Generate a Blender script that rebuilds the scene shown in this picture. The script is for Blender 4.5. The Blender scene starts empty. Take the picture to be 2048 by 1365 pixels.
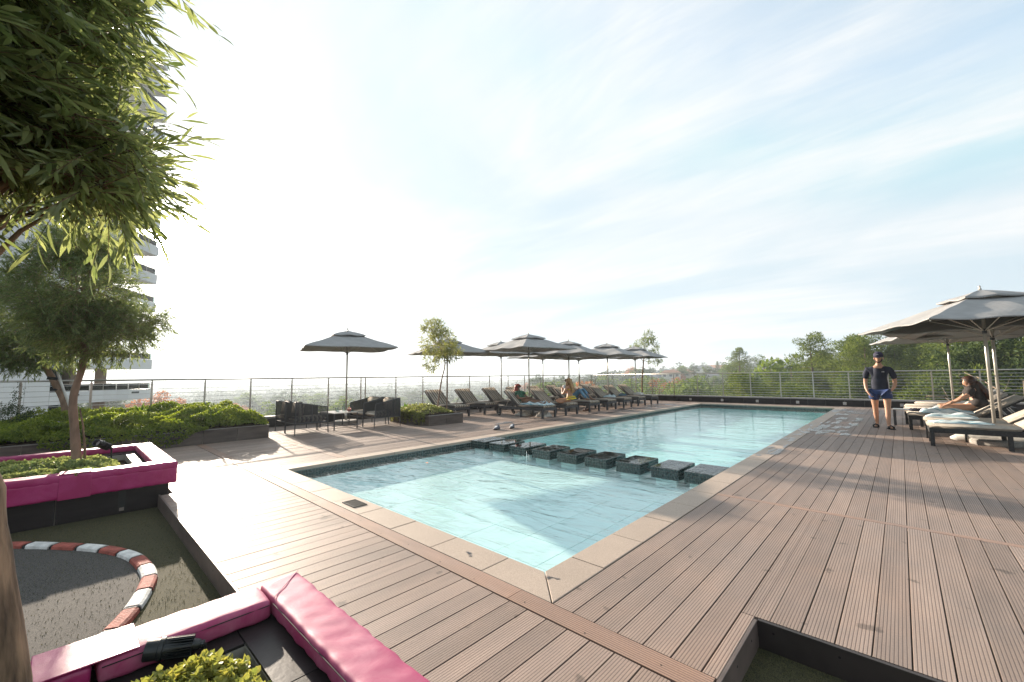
import bpy, bmesh, math, random
import numpy as np
from mathutils import Vector, Matrix, Euler

R = math.radians
PI = math.pi
random.seed(7)
rng = np.random.RandomState(11)
S = bpy.context.scene
C = S.collection

# ------------------------------------------------------------------ camera
CAM = Vector((1.8916, -2.3266, 1.35))
cr = Vector((0.73023582, 0.68308806, -0.01209697))
cu = Vector((0.0664785, -0.05342222, 0.9963567))
cf = Vector((-0.67995312, 0.72837955, 0.08442149))
cam = bpy.data.cameras.new('camera'); camo = bpy.data.objects.new('camera', cam); C.objects.link(camo)
cam.sensor_width = 36; cam.lens = 828.615 / 2048 * 36; cam.clip_start = 0.05; cam.clip_end = 20000
M4 = Matrix((cr, cu, -cf)).transposed().to_4x4(); M4.translation = CAM
camo.matrix_world = M4
S.camera = camo

# ------------------------------------------------------------------ light
SUN_AZ, SUN_EL = -83.0, 14.2            # azimuth from +Y towards +X
sd = Vector((math.sin(R(SUN_AZ)) * math.cos(R(SUN_EL)), math.cos(R(SUN_AZ)) * math.cos(R(SUN_EL)), math.sin(R(SUN_EL))))
W = bpy.data.worlds.new('World'); S.world = W; W.use_nodes = True
nt = W.node_tree; N = nt.nodes; Lk = nt.links; N.clear()
def wn(t, **k):
    n = N.new(t)
    for a, b in k.items(): setattr(n, a, b)
    return n
out = wn('ShaderNodeOutputWorld'); bg = wn('ShaderNodeBackground'); bg.inputs[1].default_value = 0.110
sky = wn('ShaderNodeTexSky', sky_type='NISHITA'); sky.sun_disc = False
sky.sun_elevation = R(SUN_EL); sky.sun_rotation = R(SUN_AZ); sky.air_density = 1.0; sky.dust_density = 0.6; sky.ozone_density = 1.4
tc = wn('ShaderNodeTexCoord')
sep = wn('ShaderNodeSeparateXYZ'); Lk.new(tc.outputs['Generated'], sep.inputs[0])
def wm(op, a, b=None, c=None, clamp=False):
    n = wn('ShaderNodeMath', operation=op); n.use_clamp = clamp
    for i, v in enumerate((a, b, c)):
        if v is None: continue
        if isinstance(v, (int, float)): n.inputs[i].default_value = v
        else: Lk.new(v, n.inputs[i])
    return n.outputs[0]
zz = wm('MAXIMUM', sep.outputs[2], 0.02)
den = wm('ADD', zz, 0.10)
comb = wn('ShaderNodeCombineXYZ')
Lk.new(wm('DIVIDE', sep.outputs[0], den), comb.inputs[0]); Lk.new(wm('DIVIDE', sep.outputs[1], den), comb.inputs[1])
def cloud(rot, scx, scy, sc, det, rough, dist, lo, hi, loc=(0, 0, 0)):
    mp = wn('ShaderNodeMapping'); mp.inputs['Rotation'].default_value = (0, 0, R(rot)); mp.inputs['Scale'].default_value = (scx, scy, 1); mp.inputs['Location'].default_value = loc
    Lk.new(comb.outputs[0], mp.inputs[0])
    k = wn('ShaderNodeTexNoise'); k.inputs['Scale'].default_value = sc; k.inputs['Detail'].default_value = det; k.inputs['Roughness'].default_value = rough; k.inputs['Distortion'].default_value = dist
    Lk.new(mp.outputs[0], k.inputs[0])
    q = wn('ShaderNodeMapRange', interpolation_type='SMOOTHSTEP'); q.inputs['From Min'].default_value = lo; q.inputs['From Max'].default_value = hi; Lk.new(k.outputs[0], q.inputs[0])
    return q.outputs[0]
big = cloud(14, .5, .9, .8, 5, .55, .5, .37, .60, (0.4, 3.1, 0))          # broad soft sheets
wisp = cloud(30, .30, 1.1, 1.4, 9, .62, 1.3, .40, .66, (1.7, .3, 0))                    # drawn out wisps
fine = cloud(30, .45, 2.2, 2.6, 10, .66, 1.2, .35, .75)
cmask = wm('MULTIPLY', big, wm('ADD', 0.55, wm('ADD', wm('MULTIPLY', wisp, 0.38), wm('MULTIPLY', fine, 0.20))), clamp=True)
cmask = wm('ADD', cmask, wm('MULTIPLY', wm('MULTIPLY', wisp, fine), 0.22), clamp=True)
dt = wn('ShaderNodeVectorMath', operation='DOT_PRODUCT'); dt.inputs[1].default_value = sd
nrm = wn('ShaderNodeVectorMath', operation='NORMALIZE'); Lk.new(tc.outputs['Generated'], nrm.inputs[0]); Lk.new(nrm.outputs[0], dt.inputs[0])
cosg = wm('MAXIMUM', dt.outputs['Value'], 0.0)
skg = wn('ShaderNodeMix', data_type='RGBA', blend_type='MULTIPLY'); skg.inputs[0].default_value = 1.0; skg.inputs[7].default_value = (1.05, 1.06, 0.98, 1); Lk.new(sky.outputs[0], skg.inputs[6])
veil = wn('ShaderNodeMix', data_type='RGBA', blend_type='ADD'); veil.inputs[0].default_value = 1.0; veil.inputs[7].default_value = (0.62, 0.72, 0.66, 1); Lk.new(skg.outputs[2], veil.inputs[6])
cap = wn('ShaderNodeMix', data_type='RGBA', blend_type='DARKEN'); cap.inputs[0].default_value = 1.0; cap.inputs[7].default_value = (2.25, 2.70, 3.0, 1); Lk.new(veil.outputs[2], cap.inputs[6])
mix = wn('ShaderNodeMix', data_type='RGBA'); Lk.new(cmask, mix.inputs[0]); Lk.new(cap.outputs[2], mix.inputs[6]); mix.inputs[7].default_value = (3.16, 3.24, 3.28, 1)
# circumsolar aureole
au = wm('ADD', wm('MULTIPLY', wm('POWER', cosg, 2500.0), 600.0), wm('ADD', wm('MULTIPLY', wm('POWER', cosg, 150.0), 30.0), wm('ADD', wm('MULTIPLY', wm('POWER', cosg, 26.0), 2.0), wm('MULTIPLY', wm('POWER', cosg, 5.0), 0.42))))
auc = wn('ShaderNodeCombineColor'); Lk.new(au, auc.inputs[0]); Lk.new(wm('MULTIPLY', au, 0.93), auc.inputs[1]); Lk.new(wm('MULTIPLY', au, 0.83), auc.inputs[2])
addc = wn('ShaderNodeMix', data_type='RGBA', blend_type='ADD'); addc.inputs[0].default_value = 1.0
Lk.new(mix.outputs[2], addc.inputs[6]); Lk.new(auc.outputs[0], addc.inputs[7])
Lk.new(addc.outputs[2], bg.inputs[0]); Lk.new(bg.outputs[0], out.inputs[0])

sl = bpy.data.lights.new('sun', 'SUN'); sl.energy = 4.6; sl.angle = R(0.55); sl.color = (1.0, 0.86, 0.70)
so = bpy.data.objects.new('sun', sl); C.objects.link(so); so.rotation_euler = sd.to_track_quat('Z', 'Y').to_euler()

S.view_settings.view_transform = 'Standard'; S.view_settings.look = 'None'; S.view_settings.gamma = 1.0
S.view_settings.exposure = 1.47
S.render.engine = 'CYCLES'
cy = S.cycles
cy.use_denoising = True; cy.max_bounces = 8; cy.diffuse_bounces = 3; cy.glossy_bounces = 4; cy.transmission_bounces = 4
cy.transparent_max_bounces = 12; cy.volume_bounces = 0; cy.caustics_reflective = False; cy.caustics_refractive = False
cy.sample_clamp_indirect = 6.0; cy.sample_clamp_direct = 60.0
try: cy.denoising_prefilter = 'ACCURATE'
except Exception: pass

# ------------------------------------------------------------------ materials
MATS = {}
def newmat(name):
    m = bpy.data.materials.new(name); m.use_nodes = True; MATS[name] = m
    return m, m.node_tree.nodes, m.node_tree.links, m.node_tree.nodes['Principled BSDF']
def mat(name, col, rough=0.6, metal=0.0, noise=0.12, scale=8.0, bump=0.0, bscale=60.0, spec=0.5, detail=4, objrand=0.0, coat=0.0, stretch=(1, 1, 1), sheen=0.0):
    m, n, l, b = newmat(name)
    b.inputs['Roughness'].default_value = rough; b.inputs['Metallic'].default_value = metal
    b.inputs['Specular IOR Level'].default_value = spec
    b.inputs['Coat Weight'].default_value = coat
    if sheen: b.inputs['Sheen Weight'].default_value = sheen
    t = n.new('ShaderNodeTexCoord'); mpg = n.new('ShaderNodeMapping'); mpg.inputs['Scale'].default_value = stretch; l.new(t.outputs['Object'], mpg.inputs[0])
    nz = n.new('ShaderNodeTexNoise'); nz.inputs['Scale'].default_value = scale; nz.inputs['Detail'].default_value = detail; l.new(mpg.outputs[0], nz.inputs[0])
    hsv = n.new('ShaderNodeHueSaturation'); hsv.inputs['Color'].default_value = (*col, 1)
    mr = n.new('ShaderNodeMapRange'); mr.inputs['To Min'].default_value = 1 - noise * 1.6; mr.inputs['To Max'].default_value = 1 + noise * 1.6
    mr.inputs['From Min'].default_value = 0.3; mr.inputs['From Max'].default_value = 0.7
    l.new(nz.outputs[0], mr.inputs[0])
    v = mr.outputs[0]
    if objrand:
        oi = n.new('ShaderNodeObjectInfo'); m2 = n.new('ShaderNodeMath'); m2.operation = 'MULTIPLY_ADD'; m2.inputs[1].default_value = objrand * 2; m2.inputs[2].default_value = 1 - objrand
        l.new(oi.outputs['Random'], m2.inputs[0]); m3 = n.new('ShaderNodeMath'); m3.operation = 'MULTIPLY'; l.new(m2.outputs[0], m3.inputs[0]); l.new(v, m3.inputs[1]); v = m3.outputs[0]
    l.new(v, hsv.inputs['Value']); l.new(hsv.outputs[0], b.inputs['Base Color'])
    if bump:
        nb = n.new('ShaderNodeTexNoise'); nb.inputs['Scale'].default_value = bscale; nb.inputs['Detail'].default_value = 4; l.new(mpg.outputs[0], nb.inputs[0])
        bp = n.new('ShaderNodeBump'); bp.inputs['Strength'].default_value = bump; bp.inputs['Distance'].default_value = 0.01; l.new(nb.outputs[0], bp.inputs['Height']); l.new(bp.outputs[0], b.inputs['Normal'])
    return m

def leafmat(name, c1, c2, rough=0.5, trans=0.35, spec=0.3, tcol=None):
    m, n, l, b = newmat(name)
    g = n.new('ShaderNodeNewGeometry'); rp = n.new('ShaderNodeValToRGB')
    rp.color_ramp.elements[0].color = (*c1, 1); rp.color_ramp.elements[1].color = (*c2, 1)
    nz = n.new('ShaderNodeTexNoise'); nz.inputs['Scale'].default_value = 1.7; t = n.new('ShaderNodeTexCoord'); l.new(t.outputs['Object'], nz.inputs[0])
    ad = n.new('ShaderNodeMath'); ad.operation = 'MULTIPLY_ADD'; ad.inputs[1].default_value = 0.75
    l.new(g.outputs['Random Per Island'], ad.inputs[0])
    sb = n.new('ShaderNodeMath'); sb.operation = 'MULTIPLY_ADD'; sb.inputs[1].default_value = 1.2; sb.inputs[2].default_value = -0.45; l.new(nz.outputs[0], sb.inputs[0]); l.new(sb.outputs[0], ad.inputs[2])
    l.new(ad.outputs[0], rp.inputs[0]); l.new(rp.outputs[0], b.inputs['Base Color'])
    b.inputs['Roughness'].default_value = rough; b.inputs['Specular IOR Level'].default_value = spec
    tr = n.new('ShaderNodeBsdfTranslucent'); hs = n.new('ShaderNodeHueSaturation'); hs.inputs['Saturation'].default_value = 1.15; hs.inputs['Value'].default_value = 1.9; hs.inputs['Hue'].default_value = 0.49
    l.new(rp.outputs[0], hs.inputs['Color']); l.new(hs.outputs[0], tr.inputs[0])
    mx = n.new('ShaderNodeMixShader'); mx.inputs[0].default_value = trans
    l.new(b.outputs[0], mx.inputs[1]); l.new(tr.outputs[0], mx.inputs[2]); l.new(mx.outputs[0], n['Material Output'].inputs[0])
    return m

def mk_board():
    m, n, l, b = newmat('composite_board')
    t = n.new('ShaderNodeTexCoord'); sp = n.new('ShaderNodeSeparateXYZ'); l.new(t.outputs['Object'], sp.inputs[0])
    def mth(op, a, bb=None, c=None, cl=False):
        k = n.new('ShaderNodeMath'); k.operation = op; k.use_clamp = cl
        for i, v in enumerate((a, bb, c)):
            if v is None: continue
            if isinstance(v, (int, float)): k.inputs[i].default_value = v
            else: l.new(v, k.inputs[i])
        return k.outputs[0]
    fr = mth('FRACT', mth('DIVIDE', mth('ADD', sp.outputs[0], 0.0685), 0.01522))
    tri = mth('ABSOLUTE', mth('SUBTRACT', fr, 0.5))                       # 0.5 at the groove
    gr = n.new('ShaderNodeMapRange'); gr.interpolation_type = 'SMOOTHSTEP'; gr.inputs['From Min'].default_value = 0.34; gr.inputs['From Max'].default_value = 0.44; l.new(tri, gr.inputs[0])
    oi = n.new('ShaderNodeObjectInfo')
    off = n.new('ShaderNodeVectorMath'); off.operation = 'MULTIPLY_ADD'; cmb = n.new('ShaderNodeCombineXYZ')
    l.new(oi.outputs['Random'], cmb.inputs[0]); l.new(oi.outputs['Random'], cmb.inputs[1]); l.new(cmb.outputs[0], off.inputs[0]); off.inputs[1].default_value = (37, 91, 0); l.new(t.outputs['Object'], off.inputs[2])
    mp1 = n.new('ShaderNodeMapping'); mp1.inputs['Scale'].default_value = (6, 0.8, 1); l.new(off.outputs[0], mp1.inputs[0])
    n1 = n.new('ShaderNodeTexNoise'); n1.inputs['Scale'].default_value = 2.0; n1.inputs['Detail'].default_value = 5; l.new(mp1.outputs[0], n1.inputs[0])
    geo = n.new('ShaderNodeNewGeometry')
    n2 = n.new('ShaderNodeTexNoise'); n2.inputs['Scale'].default_value = 1.3; n2.inputs['Detail'].default_value = 6; n2.inputs['Roughness'].default_value = 0.65; l.new(geo.outputs['Position'], n2.inputs[0])
    n3 = n.new('ShaderNodeTexNoise'); n3.inputs['Scale'].default_value = 90; n3.inputs['Detail'].default_value = 3; l.new(geo.outputs['Position'], n3.inputs[0])
    val = mth('MULTIPLY', mth('MULTIPLY_ADD', n1.outputs[0], 0.5, 0.75), mth('MULTIPLY_ADD', oi.outputs['Random'], 0.36, 0.84))
    val = mth('MULTIPLY', val, mth('MULTIPLY_ADD', n2.outputs[0], 0.55, 0.72))
    val = mth('MULTIPLY', val, mth('MULTIPLY_ADD', n3.outputs[0], 0.4, 0.8))
    # small dark stains with a shape of their own
    n4 = n.new('ShaderNodeTexNoise'); n4.inputs['Scale'].default_value = 5.0; n4.inputs['Detail'].default_value = 4; l.new(geo.outputs['Position'], n4.inputs[0])
    st = n.new('ShaderNodeMapRange'); st.inputs['From Min'].default_value = 0.66; st.inputs['From Max'].default_value = 0.71; st.inputs['To Min'].default_value = 1.0; st.inputs['To Max'].default_value = 0.55; l.new(n4.outputs[0], st.inputs[0])
    val = mth('MULTIPLY', val, st.outputs[0])
    mx = n.new('ShaderNodeMix'); mx.data_type = 'RGBA'; mx.inputs[6].default_value = (0.295, 0.216, 0.174, 1); mx.inputs[7].default_value = (0.09, 0.06, 0.048, 1)
    l.new(mth('MULTIPLY', gr.outputs[0], 0.8), mx.inputs[0])
    hs = n.new('ShaderNodeHueSaturation'); l.new(mx.outputs[2], hs.inputs['Color']); l.new(val, hs.inputs['Value'])
    l.new(mth('MULTIPLY_ADD', n2.outputs[0], 0.5, 0.72), hs.inputs['Saturation'])
    l.new(hs.outputs[0], b.inputs['Base Color'])
    # drying wet patches beside the far right pool edge
    l.new(mth('MULTIPLY_ADD', n2.outputs[0], 0.24, 0.50), b.inputs['Roughness'])
    bp = n.new('ShaderNodeBump'); bp.inputs['Strength'].default_value = 0.9; bp.inputs['Distance'].default_value = 0.0025; bp.invert = True
    l.new(gr.outputs[0], bp.inputs['Height'])
    bp2 = n.new('ShaderNodeBump'); bp2.inputs['Strength'].default_value = 0.25; bp2.inputs['Distance'].default_value = 0.002; l.new(n3.outputs[0], bp2.inputs['Height']); l.new(bp.outputs[0], bp2.inputs['Normal'])
    l.new(bp2.outputs[0], b.inputs['Normal'])
    b.inputs['Specular IOR Level'].default_value = 0.40
    return m

def mk_stripe(name, cols, period, rough=0.85, axis=1):
    """lengthwise woven stripes: object coordinate AXIS, colours in even bands"""
    m, n, l, b = newmat(name)
    t = n.new('ShaderNodeTexCoord'); sp = n.new('ShaderNodeSeparateXYZ'); l.new(t.outputs['Object'], sp.inputs[0])
    k = n.new('ShaderNodeMath'); k.operation = 'DIVIDE'; k.inputs[1].default_value = period; l.new(sp.outputs[axis], k.inputs[0])
    f = n.new('ShaderNodeMath'); f.operation = 'FRACT'; l.new(k.outputs[0], f.inputs[0])
    rp = n.new('ShaderNodeValToRGB'); rp.color_ramp.interpolation = 'CONSTANT'; e = rp.color_ramp.elements
    e[0].color = (*cols[0][1], 1); e[0].position = 0
    e[1].position = cols[1][0]; e[1].color = (*cols[1][1], 1)
    for p_, c_ in cols[2:]:
        q = e.new(p_); q.color = (*c_, 1)
    l.new(f.outputs[0], rp.inputs[0])
    nz = n.new('ShaderNodeTexNoise'); nz.inputs['Scale'].default_value = 14; l.new(t.outputs['Object'], nz.inputs[0])
    hs = n.new('ShaderNodeHueSaturation'); l.new(rp.outputs[0], hs.inputs['Color'])
    mm = n.new('ShaderNodeMath'); mm.operation = 'MULTIPLY_ADD'; mm.inputs[1].default_value = 0.5; mm.inputs[2].default_value = 0.75; l.new(nz.outputs[0], mm.inputs[0]); l.new(mm.outputs[0], hs.inputs['Value'])
    l.new(hs.outputs[0], b.inputs['Base Color']); b.inputs['Roughness'].default_value = rough; b.inputs['Specular IOR Level'].default_value = 0.2
    nb = n.new('ShaderNodeTexNoise'); nb.inputs['Scale'].default_value = 9; l.new(t.outputs['Object'], nb.inputs[0])
    bp = n.new('ShaderNodeBump'); bp.inputs['Strength'].default_value = 0.35; bp.inputs['Distance'].default_value = 0.02; l.new(nb.outputs[0], bp.inputs['Height']); l.new(bp.outputs[0], b.inputs['Normal'])
    return m

def mk_speckle(name, c1, c2, scale=350, rough=0.7, big=0.25, bump=0.3, gc=None):
    m, n, l, b = newmat(name)
    g = n.new('ShaderNodeNewGeometry')
    nz = n.new('ShaderNodeTexNoise'); nz.inputs['Scale'].default_value = scale; nz.inputs['Detail'].default_value = 2; l.new(g.outputs['Position'], nz.inputs[0])
    rp = n.new('ShaderNodeValToRGB'); rp.color_ramp.elements[0].position = 0.36; rp.color_ramp.elements[1].position = 0.64
    rp.color_ramp.elements[0].color = (*c1, 1); rp.color_ramp.elements[1].color = (*c2, 1); l.new(nz.outputs[0], rp.inputs[0])
    n2 = n.new('ShaderNodeTexNoise'); n2.inputs['Scale'].default_value = 1.8; n2.inputs['Detail'].default_value = 7; n2.inputs['Roughness'].default_value = 0.65; l.new(g.outputs['Position'], n2.inputs[0])
    mm = n.new('ShaderNodeMath'); mm.operation = 'MULTIPLY_ADD'; mm.inputs[1].default_value = big * 2; mm.inputs[2].default_value = 1 - big; l.new(n2.outputs[0], mm.inputs[0])
    oi = n.new('ShaderNodeObjectInfo'); m2 = n.new('ShaderNodeMath'); m2.operation = 'MULTIPLY_ADD'; m2.inputs[1].default_value = 0.12; m2.inputs[2].default_value = 0.94; l.new(oi.outputs['Random'], m2.inputs[0])
    m3 = n.new('ShaderNodeMath'); m3.operation = 'MULTIPLY'; l.new(mm.outputs[0], m3.inputs[0]); l.new(m2.outputs[0], m3.inputs[1])
    hs = n.new('ShaderNodeHueSaturation'); l.new(rp.outputs[0], hs.inputs['Color']); l.new(m3.outputs[0], hs.inputs['Value']); l.new(hs.outputs[0], b.inputs['Base Color'])
    b.inputs['Roughness'].default_value = rough
    bp = n.new('ShaderNodeBump'); bp.inputs['Strength'].default_value = bump; bp.inputs['Distance'].default_value = 0.003; l.new(nz.outputs[0], bp.inputs['Height']); l.new(bp.outputs[0], b.inputs['Normal'])
    return m

def mk_water():
    m, n, l, b = newmat('pool_water'); n.remove(b)
    g = n.new('ShaderNodeNewGeometry'); mpn = n.new('ShaderNodeMapping'); mpn.inputs['Rotation'].default_value = (0, 0, R(-20)); mpn.inputs['Scale'].default_value = (0.9, 2.1, 1); l.new(g.outputs['Position'], mpn.inputs[0])
    na = n.new('ShaderNodeTexNoise'); na.inputs['Scale'].default_value = 1.5; na.inputs['Detail'].default_value = 3; na.inputs['Distortion'].default_value = 0.9; l.new(mpn.outputs[0], na.inputs[0])
    nb = n.new('ShaderNodeTexNoise'); nb.inputs['Scale'].default_value = 5.5; nb.inputs['Detail'].default_value = 2; nb.inputs['Distortion'].default_value = 0.6; l.new(mpn.outputs[0], nb.inputs[0])
    ad = n.new('ShaderNodeMath'); ad.operation = 'MULTIPLY_ADD'; ad.inputs[1].default_value = 0.22; l.new(nb.outputs[0], ad.inputs[0]); l.new(na.outputs[0], ad.inputs[2])
    # the shallow basin is stirred by the fountain jets, the long basin is calmer
    sp = n.new('ShaderNodeSeparateXYZ'); l.new(g.outputs['Position'], sp.inputs[0])
    mr = n.new('ShaderNodeMapRange'); mr.interpolation_type = 'SMOOTHSTEP'; mr.inputs['From Min'].default_value = 2.5; mr.inputs['From Max'].default_value = 7.5; mr.inputs['To Min'].default_value = 0.72; mr.inputs['To Max'].default_value = 0.28
    l.new(sp.outputs[1], mr.inputs[0])
    bp = n.new('ShaderNodeBump'); bp.inputs['Distance'].default_value = 0.05; l.new(mr.outputs[0], bp.inputs['Strength']); l.new(ad.outputs[0], bp.inputs['Height'])
    gl = n.new('ShaderNodeBsdfGlossy'); gl.inputs['Roughness'].default_value = 0.015; l.new(bp.outputs[0], gl.inputs['Normal'])
    tr = n.new('ShaderNodeBsdfTransparent'); tr.inputs[0].default_value = (0.90, 0.98, 0.985, 1)
    dp = n.new('ShaderNodeVectorMath'); dp.operation = 'DOT_PRODUCT'; l.new(bp.outputs[0], dp.inputs[0]); l.new(g.outputs['Incoming'], dp.inputs[1])
    def mq(op, a, b=None):
        k = n.new('ShaderNodeMath'); k.operation = op
        for i, v in enumerate((a, b)):
            if v is None: continue
            if isinstance(v, (int, float)): k.inputs[i].default_value = v
            else: l.new(v, k.inputs[i])
        return k.outputs[0]
    fz = mq('ADD', mq('MULTIPLY', mq('POWER', mq('SUBTRACT', 1.0, mq('MINIMUM', mq('ABSOLUTE', dp.outputs['Value']), 1.0)), 5.0), 0.98), 0.02)
    mx = n.new('ShaderNodeMixShader'); l.new(fz, mx.inputs[0]); l.new(tr.outputs[0], mx.inputs[1]); l.new(gl.outputs[0], mx.inputs[2])
    l.new(mx.outputs[0], n['Material Output'].inputs[0])
    return m

def mk_glass(name='glass', tint=(0.85, 0.93, 0.92)):
    m, n, l, b = newmat(name); n.remove(b)
    gl = n.new('ShaderNodeBsdfGlossy'); gl.inputs['Roughness'].default_value = 0.03
    tr = n.new('ShaderNodeBsdfTransparent'); tr.inputs[0].default_value = (*tint, 1)
    fr = n.new('ShaderNodeFresnel'); fr.inputs['IOR'].default_value = 1.45
    mx = n.new('ShaderNodeMixShader'); l.new(fr.outputs[0], mx.inputs[0]); l.new(tr.outputs[0], mx.inputs[1]); l.new(gl.outputs[0], mx.inputs[2]); l.new(mx.outputs[0], n['Material Output'].inputs[0])
    return m

def mk_mesh_weave():
    """rope weave with gaps that light passes"""
    m, n, l, b = newmat('rope_weave')
    t = n.new('ShaderNodeTexCoord'); sp = n.new('ShaderNodeSeparateXYZ'); l.new(t.outputs['UV'], sp.inputs[0])
    k = n.new('ShaderNodeMath'); k.operation = 'FRACT'; l.new(sp.outputs[0], k.inputs[0])
    q = n.new('ShaderNodeMath'); q.operation = 'GREATER_THAN'; q.inputs[1].default_value = 0.48; l.new(k.outputs[0], q.inputs[0])
    tr = n.new('ShaderNodeBsdfTransparent'); mx = n.new('ShaderNodeMixShader'); l.new(q.outputs[0], mx.inputs[0]); l.new(tr.outputs[0], mx.inputs[1]); l.new(b.outputs[0], mx.inputs[2]); l.new(mx.outputs[0], n['Material Output'].inputs[0])
    b.inputs['Base Color'].default_value = (0.045, 0.042, 0.042, 1); b.inputs['Roughness'].default_value = 0.8
    return m

BOARD = mk_board()
COPING = mk_speckle('coping_stone', (0.33, 0.255, 0.20), (0.49, 0.385, 0.305), 260, 0.62, 0.18)
LEDGE = mk_speckle('ledge_stone', (0.20, 0.19, 0.18), (0.36, 0.34, 0.32), 160, 0.6)
SLATE = mat('slate_tile', (0.022, 0.018, 0.018), 0.42, spec=0.3, noise=0.25, scale=3, objrand=0.25, bump=0.15, bscale=25, stretch=(1, 1, 6))
SLATEB = mat('brown_slate_tile', (0.085, 0.066, 0.056), 0.42, noise=0.25, scale=3, objrand=0.3, bump=0.15, bscale=25, stretch=(1, 1, 6))
GROUT = mat('grout', (0.33, 0.30, 0.27), 0.8)
DARK = mat('dark_gap', (0.012, 0.010, 0.009), 0.9)  # near black; on the sheets under the boards it stands for shade
FASCIA = mat('fascia_board', (0.115, 0.085, 0.072), 0.5, noise=0.2, scale=5)
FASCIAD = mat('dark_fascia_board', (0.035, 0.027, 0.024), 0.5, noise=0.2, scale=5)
MOSAIC = mat('green_mosaic_tile', (0.020, 0.036, 0.034), 0.10, noise=0.4, scale=25, spec=0.9)
MGROUT = mat('mosaic_grout', (0.24, 0.26, 0.24), 0.7)
POOLT = mat('turquoise_pool_tile', (0.72, 0.90, 0.87), 0.4, noise=0.05, scale=2.0, objrand=0.02)
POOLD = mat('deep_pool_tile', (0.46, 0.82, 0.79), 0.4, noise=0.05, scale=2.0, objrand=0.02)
WATER = mk_water()
STEEL = mat('brushed_steel', (0.46, 0.42, 0.38), 0.32, metal=1.0, noise=0.08)
STEELP = mat('satin_pole', (0.50, 0.46, 0.40), 0.3, metal=0.35, noise=0.05)
CABLE = mat('steel_cable', (0.55, 0.55, 0.55), 0.3, metal=1.0, noise=0.05)
WICK = mat('dark_wicker', (0.020, 0.018, 0.018), 0.55, noise=0.4, scale=40, bump=0.7, bscale=150)
BROWNW = mat('charcoal_frame', (0.050, 0.050, 0.054), 0.5, noise=0.2, scale=10)
PARASOL = mat('grey_canopy_cloth', (0.40, 0.39, 0.38), 0.85, noise=0.07, scale=5, bump=0.15, bscale=6, spec=0.15, sheen=0.1)
_n = PARASOL.node_tree.nodes; _l = PARASOL.node_tree.links; _t = _n.new('ShaderNodeBsdfTranslucent'); _t.inputs[0].default_value = (0.40, 0.37, 0.34, 1); _x = _n.new('ShaderNodeMixShader'); _x.inputs[0].default_value = 0.22
_l.new(_n['Principled BSDF'].outputs[0], _x.inputs[1]); _l.new(_t.outputs[0], _x.inputs[2]); _l.new(_x.outputs[0], _n['Material Output'].inputs[0])
VINYL = mat('magenta_vinyl', (0.36, 0.018, 0.125), 0.34, noise=0.18, scale=4, bump=0.35, bscale=6, spec=0.6)
VINYLF = mat('faded_magenta_vinyl', (0.44, 0.10, 0.19), 0.56, noise=0.22, scale=6, bump=0.35, bscale=6, spec=0.4)
TURF = mk_speckle('artificial_turf', (0.009, 0.010, 0.003), (0.085, 0.074, 0.026), 300, 0.95, 0.3, 0.12)
ASPHALT = mk_speckle('rubber_track', (0.006, 0.007, 0.010), (0.125, 0.112, 0.095), 260, 0.95, 0.2, 0.12)
KRED = mat('kerb_red', (0.34, 0.085, 0.06), 0.8, noise=0.25, scale=18, bump=0.7, bscale=90)
KWHITE = mat('kerb_white', (0.68, 0.66, 0.62), 0.8, noise=0.15, scale=14, bump=0.7, bscale=90)
BLACK = mat('black_rubber', (0.012, 0.012, 0.012), 0.6)
SPOTB = mat('spotlight_black', (0.012, 0.014, 0.015), 0.35, noise=0.1)
LENS = mat('lamp_lens', (0.45, 0.45, 0.45), 0.15, noise=0.05)
BARK = mat('grey_brown_bark', (0.20, 0.125, 0.075), 0.85, noise=0.62, scale=26, bump=1.0, bscale=60, stretch=(1, 1, 0.13), detail=10)
BARKP = mat('young_bark', (0.25, 0.16, 0.11), 0.85, noise=0.3, scale=9, bump=0.8, bscale=30, stretch=(1, 1, 0.3))
SOIL = mat('dark_soil', (0.03, 0.021, 0.015), 0.95, spec=0.05, noise=0.4, scale=20, bump=0.8)
TOWEL = mk_stripe('blue_white_towel', [(0, (0.62, 0.66, 0.66)), (0.5, (0.16, 0.34, 0.40)), (0.72, (0.62, 0.66, 0.66)), (0.86, (0.36, 0.50, 0.54))], 0.13)
MSTRIPE = mk_stripe('brown_striped_mattress', [(0, (0.52, 0.44, 0.34)), (0.22, (0.12, 0.105, 0.095)), (0.42, (0.36, 0.30, 0.24)), (0.58, (0.60, 0.53, 0.44)), (0.74, (0.14, 0.12, 0.105)), (0.90, (0.34, 0.28, 0.22))], 0.20)
MBEIGE = mk_stripe('beige_mattress', [(0, (0.44, 0.39, 0.33)), (0.5, (0.40, 0.355, 0.30))], 0.06)
WHITEF = mat('white_fabric', (0.62, 0.59, 0.54), 0.85, noise=0.12, scale=8, bump=0.5, bscale=10)
CONC = mk_speckle('concrete', (0.24, 0.22, 0.20), (0.42, 0.39, 0.35), 120, 0.85)
GLASS = mk_glass()
TGLASS = mk_glass('tower_glass', (0.72, 0.85, 0.82))
WPANEL = mat('white_cladding_panel', (0.62, 0.64, 0.66), 0.35, noise=0.04, scale=0.5, objrand=0.06)
TJOINT = mat('cladding_joint', (0.10, 0.11, 0.12), 0.7)
WINDARK = mat('window_dark', (0.05, 0.06, 0.07), 0.1, noise=0.1, spec=0.8)
CURT = mk_stripe('curtain', [(0, (0.55, 0.48, 0.38)), (0.35, (0.22, 0.17, 0.12)), (0.6, (0.62, 0.56, 0.46))], 0.45, axis=0)
COLB = mat('brown_column', (0.16, 0.12, 0.09), 0.5)
SKIN = mat('skin_light', (0.50, 0.27, 0.17), 0.5, noise=0.06, scale=12)
SKINB = mat('skin_tan', (0.42, 0.21, 0.12), 0.5, noise=0.06, scale=12)
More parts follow.
